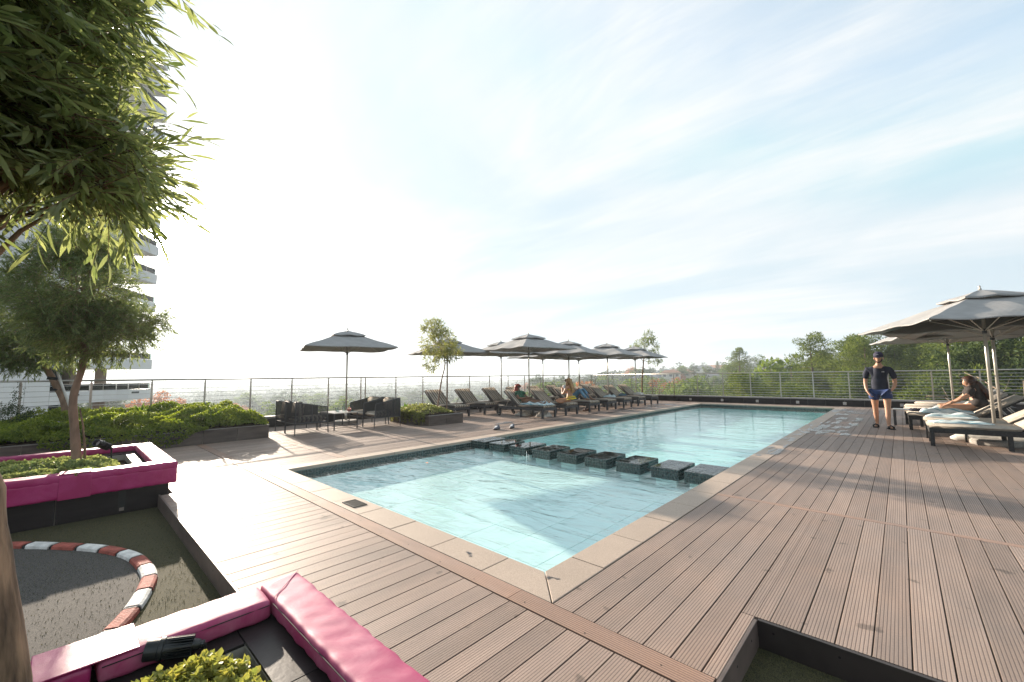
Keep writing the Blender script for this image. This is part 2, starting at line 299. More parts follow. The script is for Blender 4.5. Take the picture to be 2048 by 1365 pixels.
SKIND = mat('skin_brown', (0.20, 0.10, 0.06), 0.5, noise=0.06, scale=12)
NAVY = mat('navy_cloth', (0.012, 0.015, 0.032), 0.85, noise=0.2, scale=8, bump=0.5, bscale=9)
BLUE = mat('blue_cloth', (0.014, 0.035, 0.12), 0.75, noise=0.2, scale=8, bump=0.5, bscale=9)
JEANS = mat('light_denim', (0.10, 0.21, 0.31), 0.85, noise=0.25, scale=10)
REDH = mat('red_hair', (0.28, 0.035, 0.018), 0.6, noise=0.3, scale=30, bump=0.6, bscale=60)
BLONDE = mat('blonde_hair', (0.30, 0.16, 0.06), 0.5, noise=0.35, scale=30, bump=0.6, bscale=60)
BRUN = mat('dark_brown_hair', (0.055, 0.022, 0.012), 0.45, noise=0.4, scale=25, bump=0.6, bscale=50)
BLKH = mat('black_hair', (0.012, 0.010, 0.009), 0.6)
GREENC = mat('green_patterned_cloth', (0.03, 0.10, 0.055), 0.8, noise=0.7, scale=28)
YELLOW = mat('yellow_strap', (0.75, 0.62, 0.02), 0.6)
WCLOTH = mat('white_cloth', (0.62, 0.60, 0.62), 0.85)
DGREY = mat('dark_grey_cloth', (0.035, 0.028, 0.026), 0.85, noise=0.2, scale=8, bump=0.5, bscale=9)
WPRINT = mat('white_print', (0.7, 0.7, 0.7), 0.7)
TABLET = mat('pale_table_top', (0.50, 0.44, 0.38), 0.3, noise=0.06)
PINKD = mat('pink_drink', (0.62, 0.12, 0.10), 0.3)
ORANGE = mat('orange_leaf', (0.55, 0.16, 0.03), 0.6)
ROOFB = mat('dark_blue_roof', (0.06, 0.08, 0.11), 0.6); ROOFT = mat('terracotta_roof', (0.30, 0.15, 0.09), 0.8, noise=0.2, scale=2); ROOFG = mat('grey_roof', (0.16, 0.16, 0.17), 0.7)
HWALL = mat('house_wall_white', (0.58, 0.55, 0.50), 0.8); HWALLT = mat('house_wall_tan', (0.42, 0.33, 0.25), 0.8)
GROUND = mat('valley_ground', (0.060, 0.068, 0.030), 1.0, spec=0.0, noise=0.45, scale=0.05, detail=8)
TILEG = mk_glass('wet_film', (0.93, 0.95, 0.97))

L_WILL = leafmat('willow_leaf', (0.080, 0.115, 0.040), (0.27, 0.30, 0.13), 0.40, 0.46, 0.5)
L_WILL2 = leafmat('tree_leaf', (0.065, 0.098, 0.038), (0.20, 0.235, 0.09), 0.42, 0.44, 0.45)
L_SUCC = leafmat('succulent_leaf', (0.15, 0.20, 0.075), (0.36, 0.38, 0.15), 0.5, 0.32)
L_PLEC = leafmat('plectranthus_leaf', (0.10, 0.16, 0.05), (0.34, 0.33, 0.09), 0.5, 0.32)
L_COVER = leafmat('ground_cover_leaf', (0.065, 0.115, 0.018), (0.25, 0.29, 0.055), 0.5, 0.5)
L_ALOE = leafmat('strap_leaf', (0.055, 0.12, 0.018), (0.17, 0.26, 0.04), 0.4, 0.35)
L_BUSH = leafmat('dark_bush_leaf', (0.022, 0.040, 0.020), (0.075, 0.10, 0.04), 0.45, 0.25)
L_YOUNG = leafmat('young_tree_leaf', (0.11, 0.14, 0.045), (0.30, 0.31, 0.10), 0.45, 0.4)
L_PINE = leafmat('pine_needles', (0.042, 0.072, 0.020), (0.165, 0.20, 0.05), 0.7, 0.30, 0.1)
L_PINE2 = leafmat('dark_pine_needles', (0.030, 0.055, 0.024), (0.085, 0.115, 0.040), 0.7, 0.22, 0.1)
L_BROAD = leafmat('broad_crown', (0.055, 0.095, 0.022), (0.17, 0.22, 0.055), 0.7, 0.3, 0.1)
L_RUST = leafmat('rust_crown', (0.24, 0.10, 0.04), (0.42, 0.20, 0.09), 0.6, 0.3)
L_FAR = leafmat('far_crown', (0.040, 0.062, 0.025), (0.085, 0.105, 0.045), 1.0, 0.04, 0.0)

def fade(m, c1, c2, sc, lo=.42, hi=.62):
    n, l = m.node_tree.nodes, m.node_tree.links; b = n['Principled BSDF']; g = n.new('ShaderNodeNewGeometry'); k = n.new('ShaderNodeTexNoise'); k.inputs['Scale'].default_value = sc; k.inputs['Detail'].default_value = 8; k.inputs['Roughness'].default_value = .65; k.inputs['Distortion'].default_value = .6
    l.new(g.outputs['Position'], k.inputs[0]); rp = n.new('ShaderNodeValToRGB'); rp.color_ramp.elements[0].position = lo; rp.color_ramp.elements[1].position = hi; rp.color_ramp.elements[0].color = (*c1, 1); rp.color_ramp.elements[1].color = (*c2, 1)
    l.new(k.outputs[0], rp.inputs[0]); l.new(rp.outputs[0], b.inputs['Base Color']); mr = n.new('ShaderNodeMapRange'); mr.inputs['To Min'].default_value = b.inputs['Roughness'].default_value - .06; mr.inputs['To Max'].default_value = b.inputs['Roughness'].default_value + .14; l.new(k.outputs[0], mr.inputs[0]); l.new(mr.outputs[0], b.inputs['Roughness'])
fade(VINYLF, (.35, .035, .12), (.43, .12, .20), 5.5, .38, .66); fade(VINYL, (.33, .014, .105), (.40, .035, .155), 3.5)
BOARD2 = BOARD.copy(); BOARD2.name = 'composite_cross_board'
for _q in BOARD2.node_tree.nodes:
    if _q.type == 'MIX' and _q.data_type == 'RGBA': _q.inputs[6].default_value = (0.36, 0.225, 0.165, 1)
# ------------------------------------------------------------------ geometry helpers
class MB:
    def __init__(s): s.v = []; s.f = []; s.m = []
    def add(s, v, f, mi=0):
        o = len(s.v); s.v += [tuple(p) for p in v]; s.f += [tuple(i + o for i in q) for q in f]; s.m += [mi] * len(f); return s
    def box(s, x0, x1, y0, y1, z0, z1, mi=0, M=None):
        v = [Vector((x, y, z)) for z in (z0, z1) for y in (y0, y1) for x in (x0, x1)]
        if M: v = [M @ p for p in v]
        return s.add(v, [(0, 2, 3, 1), (4, 5, 7, 6), (0, 1, 5, 4), (1, 3, 7, 5), (3, 2, 6, 7), (2, 0, 4, 6)], mi)
    def tube(s, pts, rad, seg=8, mi=0, caps=True):
        pts = [Vector(p) for p in pts]
        if isinstance(rad, (int, float)): rad = [rad] * len(pts)
        n = len(pts); ring = []; up = None
        for i, p in enumerate(pts):
            d = (pts[min(i + 1, n - 1)] - pts[max(i - 1, 0)]).normalized()
            if up is None: up = Vector((0, 0, 1)) if abs(d.z) < 0.9 else Vector((1, 0, 0))
            a = (up - d * up.dot(d)).normalized(); b = d.cross(a); up = a
            ring.append([p + (a * math.cos(2 * PI * k / seg) + b * math.sin(2 * PI * k / seg)) * rad[i] for k in range(seg)])
        v = [q for r_ in ring for q in r_]
        f = [(i * seg + k, i * seg + (k + 1) % seg, (i + 1) * seg + (k + 1) % seg, (i + 1) * seg + k) for i in range(n - 1) for k in range(seg)]
        if caps: f += [tuple(range(seg))[::-1], tuple((n - 1) * seg + k for k in range(seg))]
        return s.add(v, f, mi)
    def lathe(s, c, prof, seg=16, mi=0, M=None):
        v = []; n = len(prof)
        for r_, z in prof:
            for k in range(seg):
                p = Vector((r_ * math.cos(2 * PI * k / seg), r_ * math.sin(2 * PI * k / seg), z)); p = (M @ p) if M else p
                v.append(Vector(c) + p)
        f = [(i * seg + k, i * seg + (k + 1) % seg, (i + 1) * seg + (k + 1) % seg, (i + 1) * seg + k) for i in range(n - 1) for k in range(seg)]
        f += [tuple(range(seg))[::-1], tuple((n - 1) * seg + k for k in range(seg))]
        return s.add(v, f, mi)
    def prism(s, poly, z0, z1, mi=0):
        n = len(poly); v = [(x, y, z0) for x, y in poly] + [(x, y, z1) for x, y in poly]
        f = [tuple(range(n))[::-1], tuple(range(n, 2 * n))] + [(i, (i + 1) % n, n + (i + 1) % n, n + i) for i in range(n)]
        return s.add(v, f, mi)
    def mesh(s, name, mats, smooth=False):
        me = bpy.data.meshes.new(name); me.from_pydata([tuple(p) for p in s.v], [], s.f); me.update()
        for m_ in (mats if isinstance(mats, (list, tuple)) else [mats]): me.materials.append(m_)
        if any(s.m): me.polygons.foreach_set('material_index', s.m)
        if smooth: me.polygons.foreach_set('use_smooth', [True] * len(me.polygons))
        return me
    def build(s, name, mats, parent=None, smooth=False, bevel=0.0, **props):
        o = link(name, s.mesh(name, mats, smooth), parent, **props)
        if bevel: bev(o, bevel)
        return o
def bev(o, w, seg=2):
    b = o.modifiers.new('bevel', 'BEVEL'); b.width = w; b.segments = seg; b.limit_method = 'ANGLE'; b.angle_limit = R(40); return o
def link(name, me, parent=None, loc=None, rot=None, **props):
    o = bpy.data.objects.new(name, me); C.objects.link(o)
    if parent: o.parent = parent
    if loc is not None: o.location = loc
    if rot is not None: o.rotation_euler = rot
    for k, v in props.items(): o[k] = v
    return o
def thing(name, label, cat, loc=(0, 0, 0), rz=0, group=None):
    o = link(name, None, None, loc, (0, 0, rz)); o['label'] = label; o['category'] = cat
    if group: o['group'] = group
    return o
def tag(o, label, cat, group=None):
    o['label'] = label; o['category'] = cat
    if group: o['group'] = group
    return o
def struct(name): o = link(name, None); o['kind'] = 'structure'; return o
def copy_tree(o, loc=None, rz=None, label=None, parent=None, group=None):
    c = o.copy(); C.objects.link(c); c.parent = parent
    if loc is not None: c.location = loc
    if rz is not None: c.rotation_euler = (0, 0, rz)
    if label: c['label'] = label
    if group: c['group'] = group
    for k in [x for x in o.children]: copy_tree(k, parent=c)
    return c

# numpy leaves
LEAF_KITE = np.array([(0, 0, 0), (0.5, 0.45, 0.04), (0, 1, 0), (-0.5, 0.45, 0.04)], float), [(0, 1, 2, 3)]
LEAF_LONG = np.array([(0, 0, 0), (0.5, 0.35, -0.02), (-0.5, 0.35, -0.02), (0.42, 0.7, -0.10), (-0.42, 0.7, -0.10), (0, 1, -0.24)], float), [(0, 1, 2), (2, 1, 3, 4), (4, 3, 5)]
LEAF_ROUND = np.array([(0, 0, 0), (0.42, 0.22, 0.10), (0.5, 0.62, 0.14), (0, 1, 0.02), (-0.5, 0.62, 0.14), (-0.42, 0.22, 0.10), (0, 0.5, -0.03)], float), [(0, 1, 6), (1, 2, 6), (2, 3, 6), (3, 4, 6), (4, 5, 6), (5, 0, 6)]
def leaves(P, D, Nn, Ln, Wd, shape=LEAF_KITE):
    """one leaf per row: base P, direction D, rough normal Nn, length and width"""
    D = D / np.linalg.norm(D, axis=1, keepdims=True)
    X = np.cross(D, Nn); X /= np.linalg.norm(X, axis=1, keepdims=True) + 1e-9
    Z = np.cross(X, D)
    base, fs = shape; k = len(base)
    V = (P[:, None, :] + base[None, :, 0:1] * X[:, None, :] * Wd[:, None, None] + base[None, :, 1:2] * D[:, None, :] * Ln[:, None, None] + base[None, :, 2:3] * Z[:, None, :] * Ln[:, None, None])
    n = len(P); V = V.reshape(-1, 3)
    loops = []; sizes = []
    off = np.arange(n)[:, None] * k
    lt = np.concatenate([off + np.array(f)[None, :] for f in fs], axis=1).ravel()
    sz = np.tile(np.array([len(f) for f in fs]), n)
    return V, lt, sz
def np_mesh(name, parts, mats, smooth=False):
    """parts: list of (V, looptable, sizes, material index)"""
    Vs, Ls, Ss, Ms = [], [], [], []; o = 0
    for V, lt, sz, mi in parts:
        Vs.append(V); Ls.append(lt + o); Ss.append(sz); Ms.append(np.full(len(sz), mi)); o += len(V)
    V = np.concatenate(Vs); lt = np.concatenate(Ls); sz = np.concatenate(Ss); mi = np.concatenate(Ms)
    me = bpy.data.meshes.new(name)
    me.vertices.add(len(V)); me.vertices.foreach_set('co', V.astype(np.float32).ravel())
    me.loops.add(len(lt)); me.loops.foreach_set('vertex_index', lt.astype(np.int32))
    me.polygons.add(len(sz)); me.polygons.foreach_set('loop_start', np.concatenate([[0], np.cumsum(sz)[:-1]]).astype(np.int32))
    for m_ in mats: me.materials.append(m_)
    me.polygons.foreach_set('material_index', mi.astype(np.int32))
    if smooth: me.polygons.foreach_set('use_smooth', np.ones(len(sz), bool))
    me.update(calc_edges=True); me.validate()
    return me
def mb_part(mb, mi=0):
    V = np.array([tuple(p) for p in mb.v], float); lt = np.array([i for f in mb.f for i in f]); sz = np.array([len(f) for f in mb.f]); return V, lt, sz, mi
def unit(n): v = rng.normal(size=(n, 3)); return v / np.linalg.norm(v, axis=1, keepdims=True)

# ================================================================== TERRACE
# ---- near-black sheets below the boards, painting the shade seen in the gaps
sub = MB()
sub.prism([(-11.3, 17.9), (8, 17.9), (8, 18.7), (-11.3, 18.7)], -0.10, -0.05)
sub.box(-11.3, -5.15, -0.43, 17.9, -0.10, -0.05); sub.box(0.25, 8, 0.36, 17.9, -0.10, -0.05)
sub.box(-5.15, 1.19, -1.48, -0.26, -0.10, -0.05); sub.box(0.25, 1.19, -0.26, 0.36, -0.10, -0.05)
sub.box(-11.3, -5.15, -1.38, -0.43, -0.10, -0.05); sub.box(-8.95, -6.85, -6, -1.38, -0.10, -0.05)
o = sub.build('deck_gap_shade', DARK); o['kind'] = 'structure'
MB().box(-12.2, 9.5, -9, 19.2, -0.30, -0.145).build('turf_ground', TURF)['kind'] = 'structure'
# (the turf slab is cut by the pool: rebuild it as pieces around the basin)
bpy.data.objects.remove(bpy.data.objects['turf_ground'])
tf = MB(); tf.box(-6.9, 9.5, -9, -1.5, -0.30, -0.145); tf.box(1.21, 9.5, -1.5, 0.34, -0.30, -0.145)
tf.build('turf_ground', TURF)['kind'] = 'structure'
# turf blades: short fibres close to the camera
n = 26000
P = np.column_stack([rng.uniform(-4.6, 2.2, n), rng.uniform(-4.2, -1.5, n), np.full(n, -0.146)])
P2 = np.column_stack([rng.uniform(1.22, 2.6, 5000), rng.uniform(-1.2, 0.32, 5000), np.full(5000, -0.146)])
P = np.concatenate([P, P2]); n = len(P)
inA = (P[:, 0] < -0.4) | (P[:, 0] > 1.2)
P = P[inA]; n = len(P)
D = unit(n); D[:, 2] = np.abs(D[:, 2]) + 0.8
TG = leafmat('turf_fibre', (0.010, 0.020, 0.006), (0.13, 0.12, 0.05), 0.6, 0.12)
o = link('turf_fibres', np_mesh('turf_fibres', [(*leaves(P, D, unit(n), rng.uniform(.010, .020, n), rng.uniform(.002, .004, n)), 0)], [TG])); o['kind'] = 'stuff'

BM = {}
def board_mesh(L, w=0.1365, t=0.024, m=None):
    k = (round(L, 3), round(w, 3), m is not None)
    if k in BM: return BM[k]
    mb = MB(); h = w / 2; e = 0.002
    prof = [(-h, -t), (h, -t), (h, -e), (h - e, 0), (-h + e, 0), (-h, -e)]
    v = [(x, 0, z) for x, z in prof] + [(x, L, z) for x, z in prof]
    n_ = len(prof)
    mb.add(v, [tuple(range(n_)), tuple(range(n_, 2 * n_))[::-1]] + [(i, n_ + i, n_ + (i + 1) % n_, (i + 1) % n_) for i in range(n_)])
    BM[k] = mb.mesh('board', m or BOARD); return BM[k]
def board(par, x, y0, y1):
    link('board', board_mesh(y1 - y0), par, (x, y0, random.uniform(-.0012, .0004)))
def cross_board(par, y0, x0, x1, w=0.1365):
    """a board laid across (along X) with its near edge at y0; split into random lengths"""
    x = x0
    while x < x1 - 0.05:
        e = min(x1, x + random.choice([1.8, 2.4, 3.0]))
        if x1 - e < 0.6: e = x1
        link('board', board_mesh(e - x - 0.004, w, m=BOARD2), par, (x, y0 + w / 2, 0.0008), (0, 0, -PI / 2)); x = e
SCR = MB().lathe((0, 0, 0), [(.001, .0006), (.0045, .0006), (.005, .0002)], 8).mesh('screw', DARK)
G = 0.141
dk = struct('deck_front')
x = 1.205 - G / 2
while x > -8.92:
    y0 = -1.498
    if x < -4.62: y0 = -1.385
    if x < -6.92: y0 = -5.6
    board(dk, x, y0, -0.434); x -= G
cross_board(dk, -0.4245, -8.95, 1.203)
for k in range(15): link('screw', SCR, dk, (1.0 - k * .42 + random.uniform(-.03, .03), -0.356 + random.uniform(-.045, .045), .0012))
dl = struct('deck_left')
x = -5.20 - G / 2; segs = [(-0.284, 0.90), (1.045, 6.90), (7.045, 12.9), (13.045, 18.68)]
while x > -11.18:
    for a, b in segs:
        if b < 1 and x < -8.95: continue
        board(dl, x, a, b)
    x -= G
for y in (0.904, 6.904, 12.904): cross_board(dl, y, -11.18, -5.20)
x = -5.18 + G / 2 + 0.01
while x < 0.28: board(dl, x, 17.88, 18.68); x += G
dr = struct('deck_right')
def rline(x0, x1, a, b):
    x = x0 + G / 2
    while x < x1:
        aa = a
        if abs(x - 1.2085) < .03 and a < 0.3: link('board', board_mesh(b - .362, .070), dr, (1.243, .362, 0)); x += G; continue
        if x > 1.215 - G / 2 and a < 0.3: aa = 0.362
        board(dr, x, aa, b); x += G
link('board', board_mesh(.640, .064), dr, (1.1745, -0.284, 0)); link('board', board_mesh(2.705 - .362, .064), dr, (1.1745, .362, 0))
rline(0.292, 3.6, -0.284, 2.705); rline(0.292, 5.6, 2.782, 8.78); rline(0.292, 7.9, 8.86, 14.8); rline(0.292, 7.9, 14.88, 18.68)
cross_board(dr, 2.709, 0.292, 3.8, 0.070); cross_board(dr, 8.784, 0.292, 5.8, 0.070); cross_board(dr, 14.804, 0.292, 7.9, 0.070)
# fascias round the sunken turf
fs = struct('deck_edge')
MB().box(1.208, 1.226, -1.5, 0.335, -0.20, -0.001).build('fascia_board', FASCIA, fs, bevel=0.002)
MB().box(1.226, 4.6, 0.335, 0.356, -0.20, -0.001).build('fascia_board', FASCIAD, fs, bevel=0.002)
MB().box(-4.62, 1.208, -1.518, -1.500, -0.20, 0.0015).build('fascia_board', FASCIA, fs, bevel=0.002)
for px, py, ax in [(1.2075, -0.06, 0), (1.2075, -0.33, 0), (1.2075, 0.2, 0)]:
    mb = MB(); mb.tube([(1.2262, py, -0.05), (1.2275, py, -0.05)], 0.006, 8); mb.build('screw', DARK, fs)
for k in range(5):
    mb = MB(); xx = 1.30 + k * 0.28; mb.tube([(xx, 0.3352, -0.045), (xx, 0.334, -0.045)], 0.006, 8); mb.build('screw', DARK, fs)
for xx in (-3.9, -2.9, -1.9, -1.0):
    mb = MB(); mb.tube([(xx, -1.5185, -0.05), (xx, -1.5195, -0.05)], 0.006, 8); mb.build('screw', DARK, fs)

# ---- pool
PW, PL, WZ = -4.9, 17.587, -0.098
cop = struct('pool_coping')
def slab(x0, x1, y0, y1, poly=None):
    g = 0.0035
    mb = MB()
    if poly: mb.prism(poly, -0.045, random.uniform(0.001, 0.003))
    else: mb.box(x0 + g, x1 - g, y0 + g, y1 - g, -0.045, random.uniform(0.001, 0.003))
    mb.build('slab', COPING, cop, bevel=0.004)
w = 0.284
slab(0, 0, 0, 0, [(-0.33, -w), (w - .004, -w), (0.004, -0.004), (-0.33, -0.004)])
slab(0, 0, 0, 0, [(w, -w + .006), (w, 0.31), (0.004, 0.31), (0.004, 0.004)])
x = -0.333
while x > PW - w: slab(max(x - 0.6, PW - w), x, -w, 0); x -= 0.6
y = 0.313
while y < PL + 0.2: slab(0, w, y, min(y + 0.6, PL + w)); y += 0.6
y = 0.0
while y < PL + 0.2: slab(PW - w, PW, y, min(y + 0.6, PL + w)); y += 0.6
x = PW
while x < -0.01: slab(x, min(x + 0.6, 0), PL, PL + w); x += 0.6
ps = struct('pool_basin')
mb = MB()   # basin walls (top 3 cm below the coping underside) and floors
DZ1, DZ2, YS = -0.27, -0.50, 4.35
mb.box(PW - 0.2, PW, -0.2, PL + 0.2, -2.0, -0.046); mb.box(0, 0.2, -0.2, PL + 0.2, -2.0, -0.046)
mb.box(PW, 0, -0.2, 0, -2.0, -0.046); mb.box(PW, 0, PL, PL + 0.2, -2.0, -0.046)
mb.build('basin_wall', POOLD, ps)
MB().box(PW, 0, 0, YS, -2.0, DZ1 - .006).build('shallow_floor', mat('floor_joint', (.58, .76, .75), .7), ps)
ftm = MB().box(.0035, .4865, .0035, .4775, -.005, 0).mesh('floor_tile', POOLT)
for i in range(10):
    for j in range(9): link('floor_tile', ftm, ps, (PW + i * .49, j * .481 + .007, DZ1 + random.uniform(-.001, .001)))
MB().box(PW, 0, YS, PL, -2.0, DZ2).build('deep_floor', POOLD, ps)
# shallow basin lining, 5 mm proud of the structural wall
mb = MB(); mb.box(PW + .001, PW + .006, 0.006, YS - .05, DZ1, -0.2); mb.box(-.006, -.001, 0.006, YS - .05, DZ1, -0.2); mb.box(PW + .006, -.006, 0.001, 0.006, DZ1, -0.2); mb.build('shallow_lining', POOLT, ps)
def tiles_on(mb, o, u, v, nrm, nu, nv, s=0.05, g=0.004, t=0.004, mi=0):
    """small square tiles in a grid starting at o along u and v, standing t proud along nrm"""
    o, u, v, nrm = map(Vector, (o, u, v, nrm))
    for i in range(nu):
        for j in range(nv):
            a = o + u * (i * s + g / 2) + v * (j * s + g / 2); b = a + u * (s - g); c = b + v * (s - g); d = a + v * (s - g); q = nrm * t
            e = 0.0025
            A = [a + q + u * e + v * e, b + q - u * e + v * e, c + q - u * e - v * e, d + q + u * e - v * e]
            mb.add([a, b, c, d] + A, [(4, 5, 6, 7), (0, 1, 5, 4), (1, 2, 6, 5), (2, 3, 7, 6), (3, 0, 4, 7)], mi)
mb = MB(); bk = MB()
rows = 3; zt = -0.198
for (o_, u_, n_, L_) in [((PW, 0, zt), (0, 1, 0), (1, 0, 0), PL), ((PW, PL, zt), (1, 0, 0), (0, -1, 0), -PW), ((0, 0, zt), (0, 1, 0), (-1, 0, 0), PL), ((PW, 0, zt), (1, 0, 0), (0, 1, 0), -PW)]:
    ov = Vector(o_) + Vector(n_) * 0.008
    tiles_on(mb, ov, u_, (0, 0, 1), n_, int(L_ / 0.05), rows)
bk.box(PW, PW + .008, 0, PL, zt, -0.046); bk.box(-.008, 0, 0, PL, zt, -0.046); bk.box(PW + .008, -.008, 0, .008, zt, -0.046); bk.box(PW + .008, -.008, PL - .008, PL, zt, -0.046)
bk.build('waterline_grout', MGROUT, ps)
o = mb.build('waterline_tiles', MOSAIC, ps); o['kind'] = 'stuff'
o = MB().add([(PW + .008, .008, WZ), (-.008, .008, WZ), (-.008, PL - .008, WZ), (PW + .008, PL - .008, WZ)], [(0, 1, 2, 3)]).build('pool_water', WATER); o['kind'] = 'structure'
# underwater divider the stones stand on
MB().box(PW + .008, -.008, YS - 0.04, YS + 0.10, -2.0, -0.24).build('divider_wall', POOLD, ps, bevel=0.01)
MB().box(PW + .008, -.008, YS - 0.041, YS - .001 + 0.10, -0.2399, -0.215).build('divider_coping', MOSAIC, ps)

# ---- nine stepping stones
def stone_parts():
    core = MB().box(0, 0.40, 0, 0.65, -.156, -0.004)
    tl = MB()
    tiles_on(tl, (0, 0, -0.004), (1, 0, 0), (0, 1, 0), (0, 0, 1), 8, 13)
    tiles_on(tl, (0, 0, -0.154), (1, 0, 0), (0, 0, 1), (0, -1, 0), 8, 3)
    tiles_on(tl, (0.40, 0, -0.154), (0, 1, 0), (0, 0, 1), (1, 0, 0), 13, 3)
    tiles_on(tl, (0, 0.65, -0.154), (0, -1, 0), (0, 0, 1), (-1, 0, 0), 13, 3)
    tiles_on(tl, (0.40, 0.65, -0.154), (-1, 0, 0), (0, 0, 1), (0, 1, 0), 8, 3)
    return core.mesh('core', MGROUT), tl.mesh('mosaic_tiles', MOSAIC)
cm, tm = stone_parts(); pdm = MB().box(.05, .35, .05, .60, -.6, -.157).mesh('pedestal', POOLT)
# puddles of water lie on the tops, more on the middle stones
ordn = ['against the left pool edge', 'second from the left pool edge', 'third from the left pool edge', 'fourth from the left pool edge', 'in the middle of the row', 'fourth from the right pool edge', 'third from the right pool edge', 'second from the right pool edge', 'against the right pool edge']
for i in range(9):
    xr = -4.50 + i * 0.575
    x0 = xr - 0.42; 
    if i == 8: x0 = -0.41
    if i == 0: x0 = PW + 0.009
    t = thing('stepping_stone', 'dark mosaic tiled stepping stone in the pool, ' + ordn[i], 'stepping stone', (x0, 3.63, 0.0), 0, 'row of stepping stones across the pool')
    link('core', cm, t); link('pedestal', pdm, t); q = link('mosaic_tiles', tm, t); q['kind'] = 'stuff'
    pd = MB(); r2 = random.Random(i)
    for k in range(60):
        cx_, cy_ = r2.uniform(0.02, 0.38), r2.uniform(0.02, 0.63); rr = r2.uniform(0.015, 0.06)
        pts = []
        for a in range(9):
            q_ = rr * r2.uniform(0.55, 1.1); px_ = min(0.398, max(0.002, cx_ + q_ * math.cos(a * 2 * PI / 9))); py_ = min(0.648, max(0.002, cy_ + 1.3 * q_ * math.sin(a * 2 * PI / 9))); pts.append((px_, py_, 0.0012 + k * 1e-5))
        pd.add(pts, [tuple(range(9))])
    q = pd.build('puddle_film', TILEG, t); q['kind'] = 'stuff'
# skimmer lid
t = thing('skimmer_lid', 'black slotted skimmer grate set in the pale coping near the pool corner', 'drain cover', (-2.49, -0.145, 0.004))
mb = MB(); mb.box(-.135, .135, -.075, -.063, 0, .008); mb.box(-.135, .135, .063, .075, 0, .008); mb.box(-.135, -.123, -.063, .063, 0, .008); mb.box(.123, .135, -.063, .063, 0, .008); mb.build('frame', BLACK, t)
MB().box(-.123, .123, -.063, .063, -0.002, 0.0015).build('well', DARK, t)
for k in range(8): MB().box(-.11, .11, -.056 + k * .0145, -.050 + k * .0145, .0016, .007).build('slat', BLACK, t)

# fountain jets in the shallow basin and ripples are in the water itself
def jet(x, y, h, lab):
    mb = MB(); r2 = random.Random(int(x * 10))
    mb.tube([(x, y, WZ - .05), (x + .004, y, WZ + h * .5), (x, y + .004, WZ + h)], [.008, .006, .002], 6)
    for k in range(26):
        a = r2.uniform(0, 6.28); rr = r2.uniform(0.01, .14); zz_ = WZ + max(0.004, h * (1 - rr / .14) * r2.uniform(.2, 1)); s_ = r2.uniform(.002, .005)
        mb.tube([(x + rr * math.cos(a), y + rr * math.sin(a), zz_ - s_), (x + rr * math.cos(a), y + rr * math.sin(a), zz_ + s_ * 1.5)], [s_, s_ * .4], 5)
    q = tag(thing('water_jet', lab, 'fountain'), lab, 'fountain'); o = mb.build('spray', mat('white_foam', (0.8, 0.85, 0.86), 0.3), q, smooth=True); o['kind'] = 'stuff'
jet(-3.0, 3.25, 0.13, 'small bubbling water jet in front of the third stepping stone')

wet, _n, _l, _b = newmat('wet_film'); _n.remove(_b)
_g = _n.new('ShaderNodeBsdfGlossy'); _g.inputs['Roughness'].default_value = .26; _t = _n.new('ShaderNodeBsdfTransparent'); _t.inputs[0].default_value = (.80, .80, .82, 1); _f = _n.new('ShaderNodeFresnel'); _f.inputs['IOR'].default_value = 1.5
_x = _n.new('ShaderNodeMixShader'); _l.new(_f.outputs[0], _x.inputs[0]); _l.new(_t.outputs[0], _x.inputs[1]); _l.new(_g.outputs[0], _x.inputs[2]); _l.new(_x.outputs[0], _n['Material Output'].inputs[0])
def wetpatch(name, spots, z=.0042, seed=1):
    mb = MB(); q = random.Random(seed)
    for i, (x, y, rx, ry) in enumerate(spots):
        pts = []; ph = [q.uniform(0, 6.28) for _ in range(4)]; n_ = 22
        for k in range(n_):
            a = 2 * PI * k / n_; w_ = 1 + .25 * math.sin(2 * a + ph[0]) + .22 * math.sin(3 * a + ph[1]) + .15 * math.sin(5 * a + ph[2]); pts.append((x + rx * w_ * math.cos(a), y + ry * w_ * math.sin(a), z + i * 2e-5))
        mb.add([(x, y, z + i * 2e-5)] + pts, [(0, k + 1, (k + 1) % n_ + 1) for k in range(n_)])
    o = mb.build(name, wet); o['kind'] = 'stuff'; return o
q9 = random.Random(4)
wetpatch('wet_patches', [(q9.uniform(.33, 1.0), q9.uniform(8.9, 13.5), q9.uniform(.03, .10), q9.uniform(.08, .35)) for _ in range(34)] + [(q9.uniform(.03, .28), q9.uniform(5.5, 12), q9.uniform(.02, .06), q9.uniform(.05, .22)) for _ in range(26)] + [(q9.uniform(-.2, .9), q9.uniform(14.5, 17), q9.uniform(.05, .2), q9.uniform(.1, .3)) for _ in range(10)])
wetpatch('wet_patches', [(q9.uniform(-6.6, -5.3), q9.uniform(6.2, 16.5), q9.uniform(.04, .16), q9.uniform(.08, .4)) for _ in range(26)], seed=3)
ft = [(.075, -.05, 25), (-.62, -.15, -30)]
sp_ = []
for x, y, a in ft:
    c, s__ = math.cos(R(a)), math.sin(R(a)); sp_ += [(x, y, .026, .018), (x + c * .055, y + s__ * .055, .018, .012)]
wetpatch('wet_footprints', sp_, seed=6)
